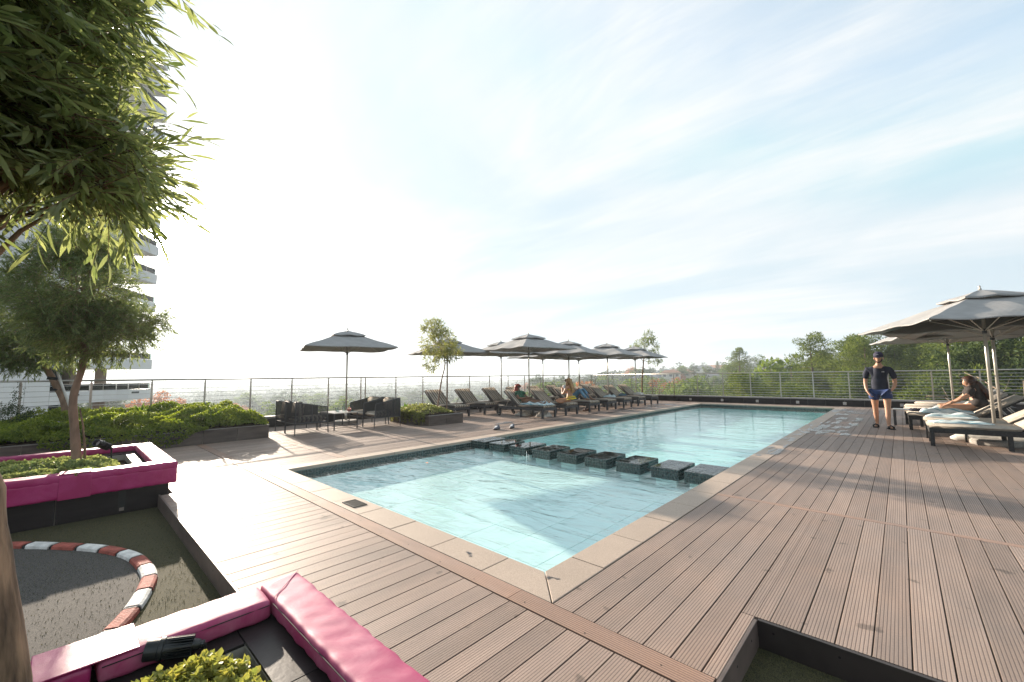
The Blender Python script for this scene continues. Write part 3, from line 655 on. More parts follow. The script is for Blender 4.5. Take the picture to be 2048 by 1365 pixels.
# ---- parapet walls
def parapet(name, label, x0, y0, x1, y1, nrm, lights, pitch=0.6):
    t = thing(name, label, 'wall', (x0, y0, 0), math.atan2(y1 - y0, x1 - x0)); L_ = math.hypot(x1 - x0, y1 - y0); s = nrm
    # local: x along the wall, terrace side is y = s*0
    MB().box(0, L_, min(0, -s * .25), max(0, -s * .25), -0.4, 0.245).build('wall_core', GROUT, t)
    me = MB().box(0.002, pitch - 0.002, min(0, s * .012), max(0, s * .012), 0.0, 0.243).mesh('tile', SLATE)
    k = 0
    while k * pitch < L_ - .05: link('tile', me, t, (k * pitch, 0, 0)); k += 1
    me2 = MB().box(0.0, 1.194, -0.29 if s > 0 else -0.04, 0.04 if s > 0 else 0.29, 0.247, 0.300).mesh('ledge_slab', LEDGE)
    k = 0
    while k * 1.2 < L_ - .05:
        q = link('ledge_slab', me2, t, (k * 1.2, 0, 0)); k += 1
    for a in lights:
        lb = MB().box(a - .055, a + .055, min(s * .013, s * .02), max(s * .013, s * .02), .06, .17).build('wall_light', STEEL, t)
        MB().box(a - .038, a + .038, min(s * .0205, s * .024), max(s * .0205, s * .024), .08, .15).build('lens', LENS, lb)
    return t
parapet('parapet_wall', 'low dark tiled wall with grey stone ledge across the far end of the terrace', -11.2, 18.7, 8.2, 18.7, -1, [11.2 - 5.75, 11.2 - 4.3, 11.2 - 2.85, 11.2 - 1.35, 11.2 + .2, 11.2 + 1.85])
parapet('parapet_wall', 'low dark tiled wall behind the chairs and loungers on the valley side', -11.2, 0.9, -11.2, 18.7, -1, [])

parapet('parapet_wall', 'low dark tiled wall under the railing behind the long overgrown planter', -11.2, -6.2, -11.2, 0.9, -1, [])
# ---- cable railings
def railing(label, p0, p1, posts, side):
    d = Vector((p1[0] - p0[0], p1[1] - p0[1], 0)); L_ = d.length
    t = thing('cable_railing', label, 'railing', (*p0, 0), math.atan2(d.y, d.x))
    pm = MB(); pm.box(-.02, .02, -.006, .006, 0.29, 1.32); pm.box(-.05, .05, -.04, .04, 0.30, .312); pm.box(-.012, .012, -.02, .02, 1.32, 1.345); pmm = pm.mesh('post', STEEL)
    for a in posts: link('post', pmm, t, (a, 0, 0))
    MB().tube([(-0.1, 0, 1.365), (L_ + .1, 0, 1.365)], 0.021, 10).build('handrail', STEEL, t, smooth=True)
    cmh = MB().tube([(-0.05, 0, 0), (L_ + .05, 0, 0)], 0.0055, 6).mesh('cable', CABLE)
    for k in range(9): link('cable', cmh, t, (0, 0, 0.385 + k * 0.1085))
    return t
railing('steel cable railing on top of the far parapet in front of the pine trees', (-11.33, 18.83), (8.2, 18.83), [0.1 + 1.16 * k - 0.34 + .34 for k in range(17)], 1)
lp = [-2.97, -1.95, -.92, .13, 1.17, 2.24, 3.32, 4.40, 4.56, 5.72, 6.87, 8.04, 9.2, 10.36, 11.54, 12.69, 13.87, 15.02, 16.27, 17.4, 18.6]
railing('long steel cable railing along the left valley side of the terrace', (-11.33, -5.2), (-11.33, 18.83), [5.2 + a for a in [-4.0] + lp], 1)

# ---- planters
def leafmound(name, parent, mat_, n, fx, L_, W_, shape=LEAF_KITE, up=0.4, drop=None, label=None):
    """leaves over a mound: fx(n) gives base points and outward directions"""
    P_, D_ = fx(n)
    D2 = D_ + unit(len(P_)) * 0.75; D2[:, 2] += up
    o = link(name, np_mesh(name, [(*leaves(P_, D2, unit(len(P_)) + np.array([0, 0, 1.2]), rng.uniform(*L_, len(P_)), rng.uniform(*W_, len(P_)), shape), 0)], [mat_]), parent)
    o['kind'] = 'stuff'
    return o

def tile_wall(t, x0, x1, y0, y1, z0, z1, faces, m, pitch=0.6, start=0.0):
    """core with big tiles on the given faces ('+x','-x','+y','-y')"""
    MB().box(x0, x1, y0, y1, z0, z1).build('planter_core', GROUT, t)
    th = .012
    for f in faces:
        a0, a1 = (y0, y1) if f[1] == 'x' else (x0, x1)
        a = a1
        while a > a0 + .02:
            b = max(a0, a - pitch)
            mb = MB()
            if f == '+x': mb.box(x1, x1 + th, b + .003, a - .003, z0 + .001, z1 - .002)
            if f == '-x': mb.box(x0 - th, x0, b + .003, a - .003, z0 + .001, z1 - .002)
            if f == '+y': mb.box(b + .003, a - .003, y1, y1 + th, z0 + .001, z1 - .002)
            if f == '-y': mb.box(b + .003, a - .003, y0 - th, y0, z0 + .001, z1 - .002)
            mb.build('tile', m, t, bevel=.0015); a = b
def hollow(t, x0, x1, y0, y1, z0, z1, th, faces, m, soil_z, ledge_m, pitch=0.6):
    """four tiled walls round soil"""
    tile_wall(t, x1 - th, x1, y0, y1, z0, z1, ['+x'] if '+x' in faces else [], m, pitch)
    tile_wall(t, x0, x0 + th, y0, y1, z0, z1, ['-x'] if '-x' in faces else [], m, pitch)
    tile_wall(t, x0 + th, x1 - th, y1 - th, y1, z0, z1, ['+y'] if '+y' in faces else [], m, pitch)
    tile_wall(t, x0 + th, x1 - th, y0, y0 + th, z0, z1, ['-y'] if '-y' in faces else [], m, pitch)
    # ledge tiles, mitred look: sides run through
    def lt(a, b, c, d): MB().box(a + .002, b - .002, c + .002, d - .002, z1 + .001, z1 + .013).build('ledge_tile', ledge_m, t, bevel=.0015)
    y = y0
    while y < y1 - th - .02:
        e = min(y + pitch, y1 - th); lt(x1 - th, x1 + .012, y, e); lt(x0 - .012, x0 + th, y, e); y = e
    x = x0 - .012
    while x < x1:
        e = min(x + pitch, x1 + .012); lt(x, e, y1 - th, y1 + .012); x = e
    MB().box(x0 + th, x1 - th, y0 + th, y1 - th, z0, soil_z).build('soil', SOIL, t)

def pad(t, x0, x1, y0, y1, z0, z1, m, name='padding', seed=0, bulge=.010):
    """soft vinyl covered foam: subdivided box, rounded and slightly wrinkled"""
    bm = bmesh.new(); bmesh.ops.create_cube(bm, size=1)
    dx, dy, dz = x1 - x0, y1 - y0, z1 - z0
    for v in bm.verts: v.co = Vector((x0 + dx * (v.co.x + .5), y0 + dy * (v.co.y + .5), z0 + dz * (v.co.z + .5)))
    bmesh.ops.bevel(bm, geom=list(bm.edges), offset=min(.028, min(dx, dy, dz) * .3), segments=3, affect='EDGES')
    me = bpy.data.meshes.new(name); bm.free(); bm = bmesh.new()
    # regular grid box instead, for wrinkles
    def grid(n_, L_): return max(1, int(L_ / n_))
    def ax(a_, b_):
        rr_ = min(.020, (b_ - a_) * .4); m_ = max(1, int((b_ - a_ - 2 * rr_) / .022)); mid = [a_ + rr_ + (b_ - a_ - 2 * rr_) * k / m_ for k in range(m_ + 1)]
        return [a_, a_ + rr_ * .15, a_ + rr_ * .5] + mid + [b_ - rr_ * .5, b_ - rr_ * .15, b_]
    xs, ys, zs = ax(x0, x1), ax(y0, y1), ax(z0, z1); nx, ny, nz = len(xs) - 1, len(ys) - 1, len(zs) - 1; r_ = min(.020, min(dx, dy, dz) * .4)
    vs = {}
    def V(i, j, k):
        q = (i, j, k)
        if q not in vs:
            c = Vector((xs[i], ys[j], zs[k])); inn = Vector((min(max(c.x, x0 + r_), x1 - r_), min(max(c.y, y0 + r_), y1 - r_), min(max(c.z, z0 + r_), z1 - r_)))
            dd = c - inn; nrm_ = dd.normalized() if dd.length > 1e-6 else Vector((0, 0, 1)); c = inn + nrm_ * r_
            ln, tr = (c.y, c.x - x0) if dy > dx else (c.x, c.y - y0); wd_ = dx if dy > dx else dy; edge = min(tr, wd_ - tr)
            w1 = math.sin(ln * 47 + tr * 22 + seed * 1.7) * math.sin(ln * 13 + seed) * math.exp(-edge / .045)
            w2 = math.sin(ln * 19 - tr * 37 + seed) * math.sin(ln * 5.3 + c.z * 21 + seed * 3) * .8
            w3 = abs(math.sin(ln * 31 + c.z * 43 - tr * 18 + seed)) ** 6 * math.sin(ln * 3.1 + seed)
            c = c + nrm_ * (w1 * .0028 + w2 * .0016 - w3 * .0026)
            vs[q] = bm.verts.new(c)
        return vs[q]
    for i in range(nx):
        for j in range(ny):
            bm.faces.new([V(i, j, nz), V(i + 1, j, nz), V(i + 1, j + 1, nz), V(i, j + 1, nz)]); bm.faces.new([V(i, j + 1, 0), V(i + 1, j + 1, 0), V(i + 1, j, 0), V(i, j, 0)])
    for i in range(nx):
        for k in range(nz):
            bm.faces.new([V(i, 0, k), V(i + 1, 0, k), V(i + 1, 0, k + 1), V(i, 0, k + 1)]); bm.faces.new([V(i + 1, ny, k), V(i, ny, k), V(i, ny, k + 1), V(i + 1, ny, k + 1)])
    for j in range(ny):
        for k in range(nz):
            bm.faces.new([V(0, j + 1, k), V(0, j, k), V(0, j, k + 1), V(0, j + 1, k + 1)]); bm.faces.new([V(nx, j, k), V(nx, j + 1, k), V(nx, j + 1, k + 1), V(nx, j, k + 1)])
    bm.to_mesh(me); bm.free(); me.materials.append(m); me.polygons.foreach_set('use_smooth', [True] * len(me.polygons))
    return link(name, me, t)

# planter A, left middle, magenta padded
pa = thing('padded_planter', 'dark tiled planter with magenta padded rim beside the turf, a tree growing in it', 'planter', (0, 0, 0))
hollow(pa, -6.75, -4.66, -5.4, -1.42, -0.145, 0.275, 0.27, ['+x', '-x', '+y'], SLATE, 0.20, SLATE, pitch=0.92)
pad(pa, -4.645, -4.56, -2.20, -1.36, 0.125, 0.320, VINYL, seed=1); pad(pa, -4.645, -4.56, -5.4, -2.215, 0.125, 0.320, VINYL, seed=2); pad(pa, -4.77, -4.558, -2.20, -1.358, 0.292, 0.376, VINYL, seed=14); pad(pa, -4.77, -4.558, -5.4, -2.215, 0.292, 0.376, VINYL, seed=15)
pad(pa, -6.64, -4.775, -1.57, -1.36, 0.292, 0.375, VINYLF, seed=3); pad(pa, -6.64, -4.65, -1.405, -1.36, 0.125, 0.30, VINYL, seed=16)
pad(pa, -6.82, -6.645, -5.4, -1.36, 0.292, 0.375, VINYL, seed=4)
fl = MB(); fl.box(-4.56, -4.552, -2.33, -2.09, .12, .35); fl.box(-4.77, -4.56, -2.33, -2.09, .380, .386); o = fl.build('overlap_flap', VINYL, pa, bevel=.004)
MB().box(-4.646, -4.640, -1.86, -1.80, -0.12, .13).build('strap', BLACK, pa)
MB().box(-4.639, -4.632, -1.85, -1.81, -0.11, -0.075).build('strap_anchor', STEEL, pa)
# planter B, at the camera's feet
pb = thing('padded_planter', 'nearest dark tiled planter with faded magenta padded corner, black spotlight inside', 'planter', (0, 0, 0))
hollow(pb, -0.36, 2.6, -4.2, -1.54, -0.145, 0.27, 0.235, ['-x', '+y'], SLATE, 0.10, SLATE, pitch=0.62)
pad(pb, -0.428, -0.376, -2.20, -1.650, 0.12, 0.300, VINYLF, seed=11); pad(pb, -0.43, -0.222, -2.20, -1.648, 0.288, 0.368, VINYLF, seed=5); pad(pb, -0.43, -0.222, -4.2, -2.215, 0.288, 0.368, VINYL, seed=6); pad(pb, -0.428, -0.376, -4.2, -2.215, 0.12, 0.300, VINYL, seed=12)
pad(pb, -0.43, 2.6, -1.645, -1.466, 0.288, 0.371, VINYLF, seed=7); pad(pb, -0.428, 2.6, -1.524, -1.468, 0.12, 0.300, VINYLF, seed=13)
fl = MB(); fl.box(-.438, -.431, -2.36, -2.09, .12, .36); fl.box(-.435, -.217, -2.36, -2.09, .372, .377); fl.build('overlap_flap', VINYL, pb, bevel=.004)
MB().tube([(-0.221, -1.66, .350), (-0.221, -2.19, .349)], 0.0022, 5).build('seam', BLACK, pb); MB().tube([(-0.22, -1.646, .352), (2.6, -1.646, .352)], 0.0022, 5).build('seam', BLACK, pb)
MB().tube([(-0.425, -1.470, .374), (-0.226, -1.642, .374)], 0.0016, 5).build('seam', VINYL, pb)
# planter C, long, left
pc = thing('long_planter', 'long dark tiled planter overgrown with bright green ground cover along the left railing', 'planter', (0, 0, 0))
tile_wall(pc, -11.2, -8.93, -6, 0.93, -0.145, 0.285, ['+x', '+y'], SLATEB, 0.62)
MB().box(-11.19, -8.95, -5.98, 0.91, 0.285, 0.33).build('soil', SOIL, pc)
MB().box(-9.0, -8.915, -6, 0.945, 0.286, 0.300).build('rim', LEDGE, pc)
# planter D
pd = thing('square_planter', 'low brown tiled planter with trailing foliage, standing between chairs and first lounger', 'planter', (0, 0, 0))
tile_wall(pd, -9.7, -7.68, 4.55, 5.75, 0.0, 0.275, ['+x', '-y', '+y'], SLATEB, 0.62)
MB().box(-9.65, -7.73, 4.6, 5.7, 0.275, 0.31).build('soil', SOIL, pd)
MB().box(-7.74, -7.66, 4.54, 5.76, 0.276, 0.288).build('rim', LEDGE, pd)

def mound(x0, x1, y0, y1, z, h, k=1.0):
    def f(n_):
        x = rng.uniform(x0, x1, n_); y = rng.uniform(y0, y1, n_)
        u = (x - x0) / (x1 - x0) * 2 - 1; v = (y - y0) / (y1 - y0) * 2 - 1
        e = np.clip(1 - np.abs(u) ** (4 * k), 0, 1) * np.clip(1 - np.abs(v) ** (6 * k), 0, 1)
        bump_ = .5 + .5 * np.sin(x * 7 + np.sin(y * 5) * 2) * np.sin(y * 6 + x * 3) 
        bump2 = .5 + .5 * np.sin(x * 19 + y * 11) * np.sin(y * 23 - x * 7)
        zz_ = z + h * e * (.55 + .30 * bump_ + .15 * bump2) * rng.uniform(.78, 1.03, n_)
        D_ = np.column_stack([u * .8, v * .5, np.full(n_, .9)])
        return np.column_stack([x, y, zz_]), D_
    return f
def rosettes(f, n_ros, per, L_, W_, m, name, label=None, shape=LEAF_ROUND, kind='stuff', stem_m=None):
    P_, D_ = f(n_ros); D_ = D_ / np.linalg.norm(D_, axis=1, keepdims=True)
    PP = np.repeat(P_, per, 0) + rng.normal(size=(n_ros * per, 3)) * .006
    DD = np.repeat(D_ * .55, per, 0) + unit(n_ros * per) * .9
    lv = leaves(PP, DD, np.repeat(D_, per, 0) + unit(n_ros * per) * .3, rng.uniform(*L_, n_ros * per), rng.uniform(*W_, n_ros * per), shape)
    o = link(name, np_mesh(name, [(*lv, 0)], [m])); o['kind'] = kind
    if label: o['label'] = label
    return o
rosettes(mound(-6.45, -5.25, -4.6, -1.80, .22, .20), 2600, 8, (.022, .038), (.018, .03), L_SUCC, 'succulent_ground_cover')
rosettes(mound(-5.35, -4.90, -4.6, -1.82, .22, .16), 1500, 8, (.022, .038), (.018, .03), L_SUCC, 'succulent_ground_cover')
rosettes(mound(-0.125, 0.50, -2.9, -1.79, .10, .29, 4.0), 3600, 7, (.016, .030), (.014, .024), L_PLEC, 'leafy_ground_cover')
def sprig(x, y, h):
    n_ = 46; tt = rng.uniform(0, 1, n_); P_ = np.column_stack([x + .05 * tt + rng.normal(size=n_) * .008, y - .03 * tt + rng.normal(size=n_) * .008, .17 + h * tt])
    return leaves(P_, unit(n_) + np.array([0, 0, .2]), unit(n_) + np.array([0, 0, 1]), rng.uniform(.018, .032, n_), rng.uniform(.014, .024, n_), LEAF_ROUND)
o = link('leafy_sprigs', np_mesh('leafy_sprigs', [(*sprig(-0.10, -2.19, .14), 0), (*sprig(0.02, -1.86, .12), 0), (*sprig(0.12, -2.05, .14), 0)], [L_PLEC])); o['kind'] = 'stuff'
def cover_c(n_):
    y = rng.uniform(-4.2, .9, n_); x = rng.uniform(-11.15, -8.82, n_)
    fr_ = np.clip((x + 8.82) / -1.5, 0, 1)
    front = x > -9.05
    hh = .31 + .09 * np.sin(y * 3.1 + x * 2) * np.sin(x * 4 - y) + .05 * np.sin(y * 11 + x * 9)
    endf = np.clip((.92 - y) / .35, 0.25, 1) ** .5 * np.clip((y + 4.2) / 1.5, 0.0, 1)
    hh = hh + .10 * np.clip((-9.6 - x) / 1.2, 0, 1)
    z = .30 + hh * np.clip((-8.80 - x) / .28, 0.1, 1) ** .6 * endf * rng.uniform(.80, 1.03, n_)
    # trailing part over the front face
    hang = front & (y < -0.25) & (y > -2.6)
    depth = .30 * np.clip((-0.2 - y) / .5, 0, 1) * (.65 + .35 * np.sin(y * 5.3))
    z = np.where(hang, .34 - depth * rng.uniform(-0.8, 1, n_), z); x = np.where(hang, rng.uniform(-8.92, -8.78, n_), x)
    D_ = np.column_stack([.2 + np.where(x > -9.1, .9, .1), np.zeros(n_), np.where(hang, .15, 1.0)])
    return np.column_stack([x, y, z]), D_
rosettes(cover_c, 26000, 6, (.020, .042), (.014, .024), L_COVER, 'ground_cover', shape=LEAF_KITE)
def cover_c2(n_):
    y = rng.uniform(-5.2, .88, n_); x = rng.uniform(-11.15, -8.95, n_)
    return np.column_stack([x, y, .33 + rng.uniform(0, .16, n_)]), np.tile(np.array([[.1, 0, 1.]]), (n_, 1))
rosettes(cover_c2, 7000, 6, (.03, .055), (.02, .034), L_COVER, 'ground_cover', shape=LEAF_KITE)
def cover_d(n_):
    x = rng.uniform(-9.6, -7.78, n_); y = rng.uniform(4.42, 5.55, n_)
    z = .30 + .24 * np.clip(1 - ((x + 8.6) / 1.0) ** 2, .1, 1) * np.clip(1 - ((y - 4.95) / .62) ** 2, .05, 1) * rng.uniform(.75, 1.05, n_) + .02 * np.sin(x * 17)
    hang = rng.uniform(size=n_) < .38
    hx = rng.uniform(-9.7, -7.85, n_); streak = .5 + .5 * np.sin(hx * 27)
    x = np.where(hang, hx, x); y = np.where(hang, rng.uniform(4.46, 4.56, n_), y); z = np.where(hang, .36 - rng.uniform(0, .34, n_) * streak, z)
    return np.column_stack([x, y, z]), np.column_stack([np.zeros(n_), np.where(hang, -1., -.1), np.where(hang, .2, 1.)])
rosettes(cover_d, 2600, 6, (.024, .045), (.014, .024), L_YOUNG, 'trailing_ground_cover', shape=LEAF_KITE)

def strap_clump(x, y, z, r, n_, lab, m=L_ALOE, w=.022):
    parts = []
    V = []; lt = []; 
    mb = MB()
    for k in range(n_):
        a = rng.uniform(0, 2 * PI); L_ = r * rng.uniform(.7, 1.15); rise = rng.uniform(.35, .95); w_ = w * rng.uniform(.7, 1.2)
        pts = []
        for s_ in range(6):
            t_ = s_ / 5; hor = L_ * t_ * (1 - .45 * rise); zz_ = L_ * (rise * t_ * 1.35 - (0.55 + .5 * (1 - rise)) * t_ * t_ * .9)
            pts.append(Vector((x + math.cos(a) * hor, y + math.sin(a) * hor, z + zz_)))
        sd_ = Vector((-math.sin(a), math.cos(a), 0)); vv = []
        for s_, p in enumerate(pts):
            ww = w_ * (1 - (s_ / 5) ** 2) + .001; vv += [p - sd_ * ww + Vector((0, 0, ww * .35)), p, p + sd_ * ww + Vector((0, 0, ww * .35))]
        ff = []
        for s_ in range(5): ff += [(3 * s_, 3 * s_ + 1, 3 * s_ + 4, 3 * s_ + 3), (3 * s_ + 1, 3 * s_ + 2, 3 * s_ + 5, 3 * s_ + 4)]
        mb.add(vv, ff)
    o = mb.build('strap_leaf_plant', m, smooth=True); tag(o, lab, 'plant', 'strap leaved plants in the long planter'); return o
for (x, y, r, n_, lab) in [(-10.2, -3.75, .55, 46, 'strap leaved green plant at the left end of the long planter'), (-9.55, -3.55, .50, 40, 'arching strap leaved plant low by the front rim of the long planter'), (-10.8, -2.75, .42, 30, 'strap leaved plant between the bush and the leaning tree'),
        (-10.7, -1.75, .48, 44, 'wide strap leaved plant between the leaning tree and the railing post'), (-10.75, -2.2, .42, 36, 'strap leaved plant right behind the slender tree trunk'), (-10.7, -1.15, .40, 34, 'reddish tinged strap leaved plant in the middle of the long planter'),
        (-10.75, -.35, .40, 44, 'bright lime strap leaved plant rising from the ground cover'), (-10.8, 0.0, .38, 40, 'lime strap leaved plant nearest the dining chairs in the long planter'), (-10.8, -.75, .32, 30, 'small bluish grassy plant before the railing post')]:
    strap_clump(x, y, .33 + (.22 if y > -1.5 else 0), r, n_, lab)
for (x, y, r, n_, lab) in [(-10.6, 5.1, .42, 46, 'yellow green strap leaved plant in front of the railing behind the square planter'), (-10.5, 5.9, .36, 36, 'green strap leaved plant behind the first lounger back'), (-9.5, 4.9, .42, 50, 'bright yellow green strap leaved plant in the square planter'), (-10.9, 13.9, .36, 30, 'green leafy plant against the railing between far loungers'), (-10.9, 16.5, .34, 30, 'yellow green leafy plant near the far left corner')]:
    strap_clump(x, y, .28, r, n_, lab)
# dark bush
n_ = 5200; c_ = np.array([-10.3, -3.05, .58]); u_ = unit(n_); rr = rng.uniform(.3, 1, n_) ** .5
P_ = c_ + u_ * rr[:, None] * np.array([.42, .40, .36]); 
sp_ = []
for k in range(7):
    a = rng.uniform(0, 6.28); m_ = 60; tt = rng.uniform(0, 1, m_); tip = np.array([.20 * math.cos(a), .25 * math.sin(a), rng.uniform(.3, .75)]); sp_.append(c_ + np.array([0, 0, .15]) + tt[:, None] * tip + rng.normal(size=(m_, 3)) * .02)
P_ = np.concatenate([P_] + sp_); n_ = len(P_)
o = thing('bush', 'dense dark green small leaved bush in the long planter left of the leaning tree', 'bush', (0, 0, 0))
link('foliage', np_mesh('foliage', [(*leaves(P_, (P_ - c_) + unit(n_) * .3, unit(n_), rng.uniform(.02, .036, n_), rng.uniform(.010, .018, n_)), 0)], [L_BUSH]), o)
MB().tube([(-10.3, -3.05, .3), (-10.28, -3.0, .7)], [.02, .01], 6).build('stem', BARK, o)

# ================================================================== TREES ON THE TERRACE
def twig_leaves(O, Dt, TL, per, Ll, Lw, droop=.25, shape=LEAF_LONG, spread=.75):
    n = len(O); Dt = Dt / np.linalg.norm(Dt, axis=1, keepdims=True)
    t = np.tile(np.linspace(.12, 1, per), n); O2 = np.repeat(O, per, 0); D2 = np.repeat(Dt, per, 0); TL2 = np.repeat(TL, per)
    pos = O2 + D2 * (TL2 * t)[:, None]; pos[:, 2] -= droop * TL2 * t * t * .6
    pr = np.cross(D2, unit(n * per)); pr /= np.linalg.norm(pr, axis=1, keepdims=True) + 1e-9
    d = D2 * .85 + pr * (spread * (1.15 - .7 * t))[:, None]; d[:, 2] -= droop * .6
    return leaves(pos, d, unit(n * per) * .8 + np.array([0, 0, .8]), rng.uniform(*Ll, n * per), rng.uniform(*Lw, n * per), shape), pos
def twig_stems(O, Dt, TL, rad, droop=.25):
    """thin three sided stems"""
    n = len(O); Dt = Dt / np.linalg.norm(Dt, axis=1, keepdims=True); a = np.cross(Dt, unit(n)); a /= np.linalg.norm(a, axis=1, keepdims=True); b = np.cross(Dt, a)
    rings = []
    for t, k in ((0, 1.), (.5, .7), (1, .25)):
        c = O + Dt * (TL * t)[:, None]; c[:, 2] -= droop * TL * t * t * .6
        for q in range(3): rings.append(c + (a * math.cos(q * 2.094) + b * math.sin(q * 2.094)) * rad * k)
    V = np.stack(rings, 1).reshape(-1, 3); off = np.arange(n)[:, None] * 9; fs = []
    for s_ in (0, 3):
        for q in range(3): fs.append((s_ + q, s_ + (q + 1) % 3, s_ + 3 + (q + 1) % 3, s_ + 3 + q))
    lt = np.concatenate([off + np.array(f)[None] for f in fs], 1).ravel()
    return V, lt, np.full(n * 6, 4)
def terrace_tree(label, trunk, rad, ells, twigL, per, Ll, Lw, lm, bm_, droop, limbs, seg=10, holes=0.0, name='tree', outward=.55, bias=None):
    base = trunk[0]; t = thing(name, label, 'tree', base); B = Vector(base)
    lt_ = [Vector(p) - B for p in trunk]; mb = MB(); pts = []
    # smooth the trunk line
    for i in range(len(lt_) - 1):
        for k in range(4):
            u = k / 4; p0 = lt_[max(i - 1, 0)]; p1 = lt_[i]; p2 = lt_[i + 1]; p3 = lt_[min(i + 2, len(lt_) - 1)]
            pts.append((0.5 * ((2 * p1) + (-p0 + p2) * u + (2 * p0 - 5 * p1 + 4 * p2 - p3) * u * u + (-p0 + 3 * p1 - 3 * p2 + p3) * u ** 3), rad[i] + (rad[i + 1] - rad[i]) * u))
    pts.append((lt_[-1], rad[-1]))
    mb.tube([p for p, r_ in pts], [r_ * random.uniform(.95, 1.06) for p, r_ in pts], seg)
    top = lt_[-1]
    crown = []
    for (c, r, n_) in ells:
        c = np.array(c) - np.array(base); u = unit(n_); rr = rng.uniform(.20, 1, n_) ** .45
        O = c + u * rr[:, None] * np.array(r)
        if holes:
            h = np.sin(O[:, 0] * 9 + O[:, 1] * 5) + np.sin(O[:, 1] * 11 - O[:, 2] * 7) + np.sin(O[:, 2] * 10 + O[:, 0] * 4); keep = h > -1.6 + holes; O = O[keep]; u = u[keep]
        m = len(O); Dt = u * outward + unit(m) * .55; Dt[:, 2] += .05
        if bias: Dt = Dt + np.array(bias)
        TL = rng.uniform(*twigL, m); O = O - Dt * .5 * TL[:, None]
        lv, pos = twig_leaves(O, Dt, TL, per, Ll, Lw, droop); crown.append((*lv, 0))
        st = twig_stems(O, Dt, TL, .0022 if twigL[1] < .4 else .003, droop); crown.append((*st, 1))
        for k in range(limbs):
            q = unit(1)[0]; e = Vector(c + q * np.array(r) * rng.uniform(.55, .95)); s_ = pts[int(len(pts) * rng.uniform(.62, .98))][0]
            mid = s_.lerp(e, .5) + Vector((0, 0, .08)) + Vector(unit(1)[0]) * .05
            rr_ = rad[-1] * rng.uniform(.35, .7); mb.tube([s_, s_.lerp(mid, .6), mid, e], [rr_, rr_ * .8, rr_ * .55, rr_ * .2], 6)
    mb.build('trunk', bm_, t, smooth=True)
    link('crown', np_mesh('crown', crown, [lm, bm_]), t)
    return t
# nearest tree
terrace_tree('large near tree with drooping willowy leaves filling the upper left of the view', [(-.06, -2.425, .08), (-.06, -2.43, .46), (-.07, -2.485, .86), (-.08, -2.52, 1.10), (-.12, -2.68, 1.6), (-.15, -2.85, 2.2), (-.15, -2.9, 2.7)],
    [.088, .078, .072, .066, .058, .045, .03], [((-.10, -3.05, 2.86), (.75, .72, .72), 1150), ((-.15, -2.68, 2.36), (.60, .40, .36), 700), ((.10, -2.66, 2.86), (.50, .42, .58), 560), ((-.30, -2.46, 2.16), (.36, .24, .20), 260), ((-.1, -2.50, 2.62), (.40, .24, .40), 330), ((-.10, -2.30, 2.10), (.34, .14, .18), 170), ((-.15, -2.80, 2.12), (.5, .42, .26), 560), ((.12, -2.42, 2.98), (.42, .20, .32), 260)],
    (.16, .38), 15, (.042, .100), (.007, .0145), L_WILL, BARK, .16, 16, seg=18, holes=.75, bias=(0, .26, -.08))
terrace_tree('slender trunked tree with rounded leafy crown growing from the middle magenta padded planter', [(-5.9, -2.17, .18), (-5.9, -2.23, .75), (-5.9, -2.26, 1.15), (-5.88, -2.20, 1.55), (-5.9, -2.19, 2.0), (-5.92, -2.25, 2.6)],
    [.052, .044, .040, .034, .028, .018], [((-5.9, -2.32, 2.55), (.80, .62, .70), 1500), ((-5.85, -2.12, 2.0), (.62, .62, .42), 900), ((-5.9, -1.72, 2.18), (.4, .42, .22), 210), ((-5.95, -2.25, 3.2), (.45, .45, .35), 380)],
    (.16, .34), 15, (.045, .08), (.008, .013), L_WILL2, BARKP, .12, 10, seg=12, holes=.1)
terrace_tree('leaning trunked tree in the long planter, propped by a white stake', [(-10.4, -2.24, .3), (-10.4, -2.33, .9), (-10.4, -2.50, 1.35), (-10.4, -2.68, 1.75), (-10.4, -2.85, 2.2)],
    [.072, .062, .056, .048, .032], [((-10.4, -3.05, 2.55), (1.0, .95, .85), 1500), ((-10.4, -2.85, 2.0), (.8, .75, .45), 700)],
    (.2, .38), 13, (.06, .10), (.011, .017), L_WILL2, BARKP, .2, 8, seg=12, holes=.1)
o = MB().tube([(-10.33, -2.10, .3), (-10.36, -2.34, 1.1), (-10.36, -2.53, 1.75)], [.022, .021, .020], 8).build('tree_stake', mat('white_pole', (.62, .60, .57), .4), smooth=True); tag(o, 'white metal stake strapped to the leaning tree trunk', 'stake')
MB().tube([(-10.37, -2.46, 1.40), (-10.37, -2.60, 1.43)], .035, 8).build('strap', BLACK, o); MB().tube([(-10.37, -2.40, 1.18), (-10.37, -2.50, 1.20)], .025, 8).build('strap', BLACK, o)
o = MB().tube([(-5.86, -2.11, .2), (-5.86, -2.125, .5), (-5.86, -2.155, .78), (-5.87, -2.195, 1.0)], [.014, .016, .012, .008], 6).build('twisted_stem', BARK, smooth=True); tag(o, 'thin dark stem tied to the trunk of the slender tree', 'stem')
terrace_tree('small airy young tree with yellow green leaves in the square planter', [(-8.62, 5.50, .28), (-8.61, 5.58, .8), (-8.6, 5.68, 1.3), (-8.6, 5.80, 1.8), (-8.6, 5.62, 2.3), (-8.6, 5.5, 2.7)],
    [.026, .024, .022, .018, .014, .008], [((-8.6, 5.55, 2.40), (.55, .60, .55), 760), ((-8.6, 5.35, 2.85), (.38, .38, .32), 300), ((-8.6, 5.25, 1.8), (.28, .26, .32), 150), ((-8.55, 6.0, 2.1), (.3, .4, .3), 220)],
    (.12, .24), 11, (.038, .062), (.010, .016), L_YOUNG, BARKP, .12, 7, seg=8, holes=.3)
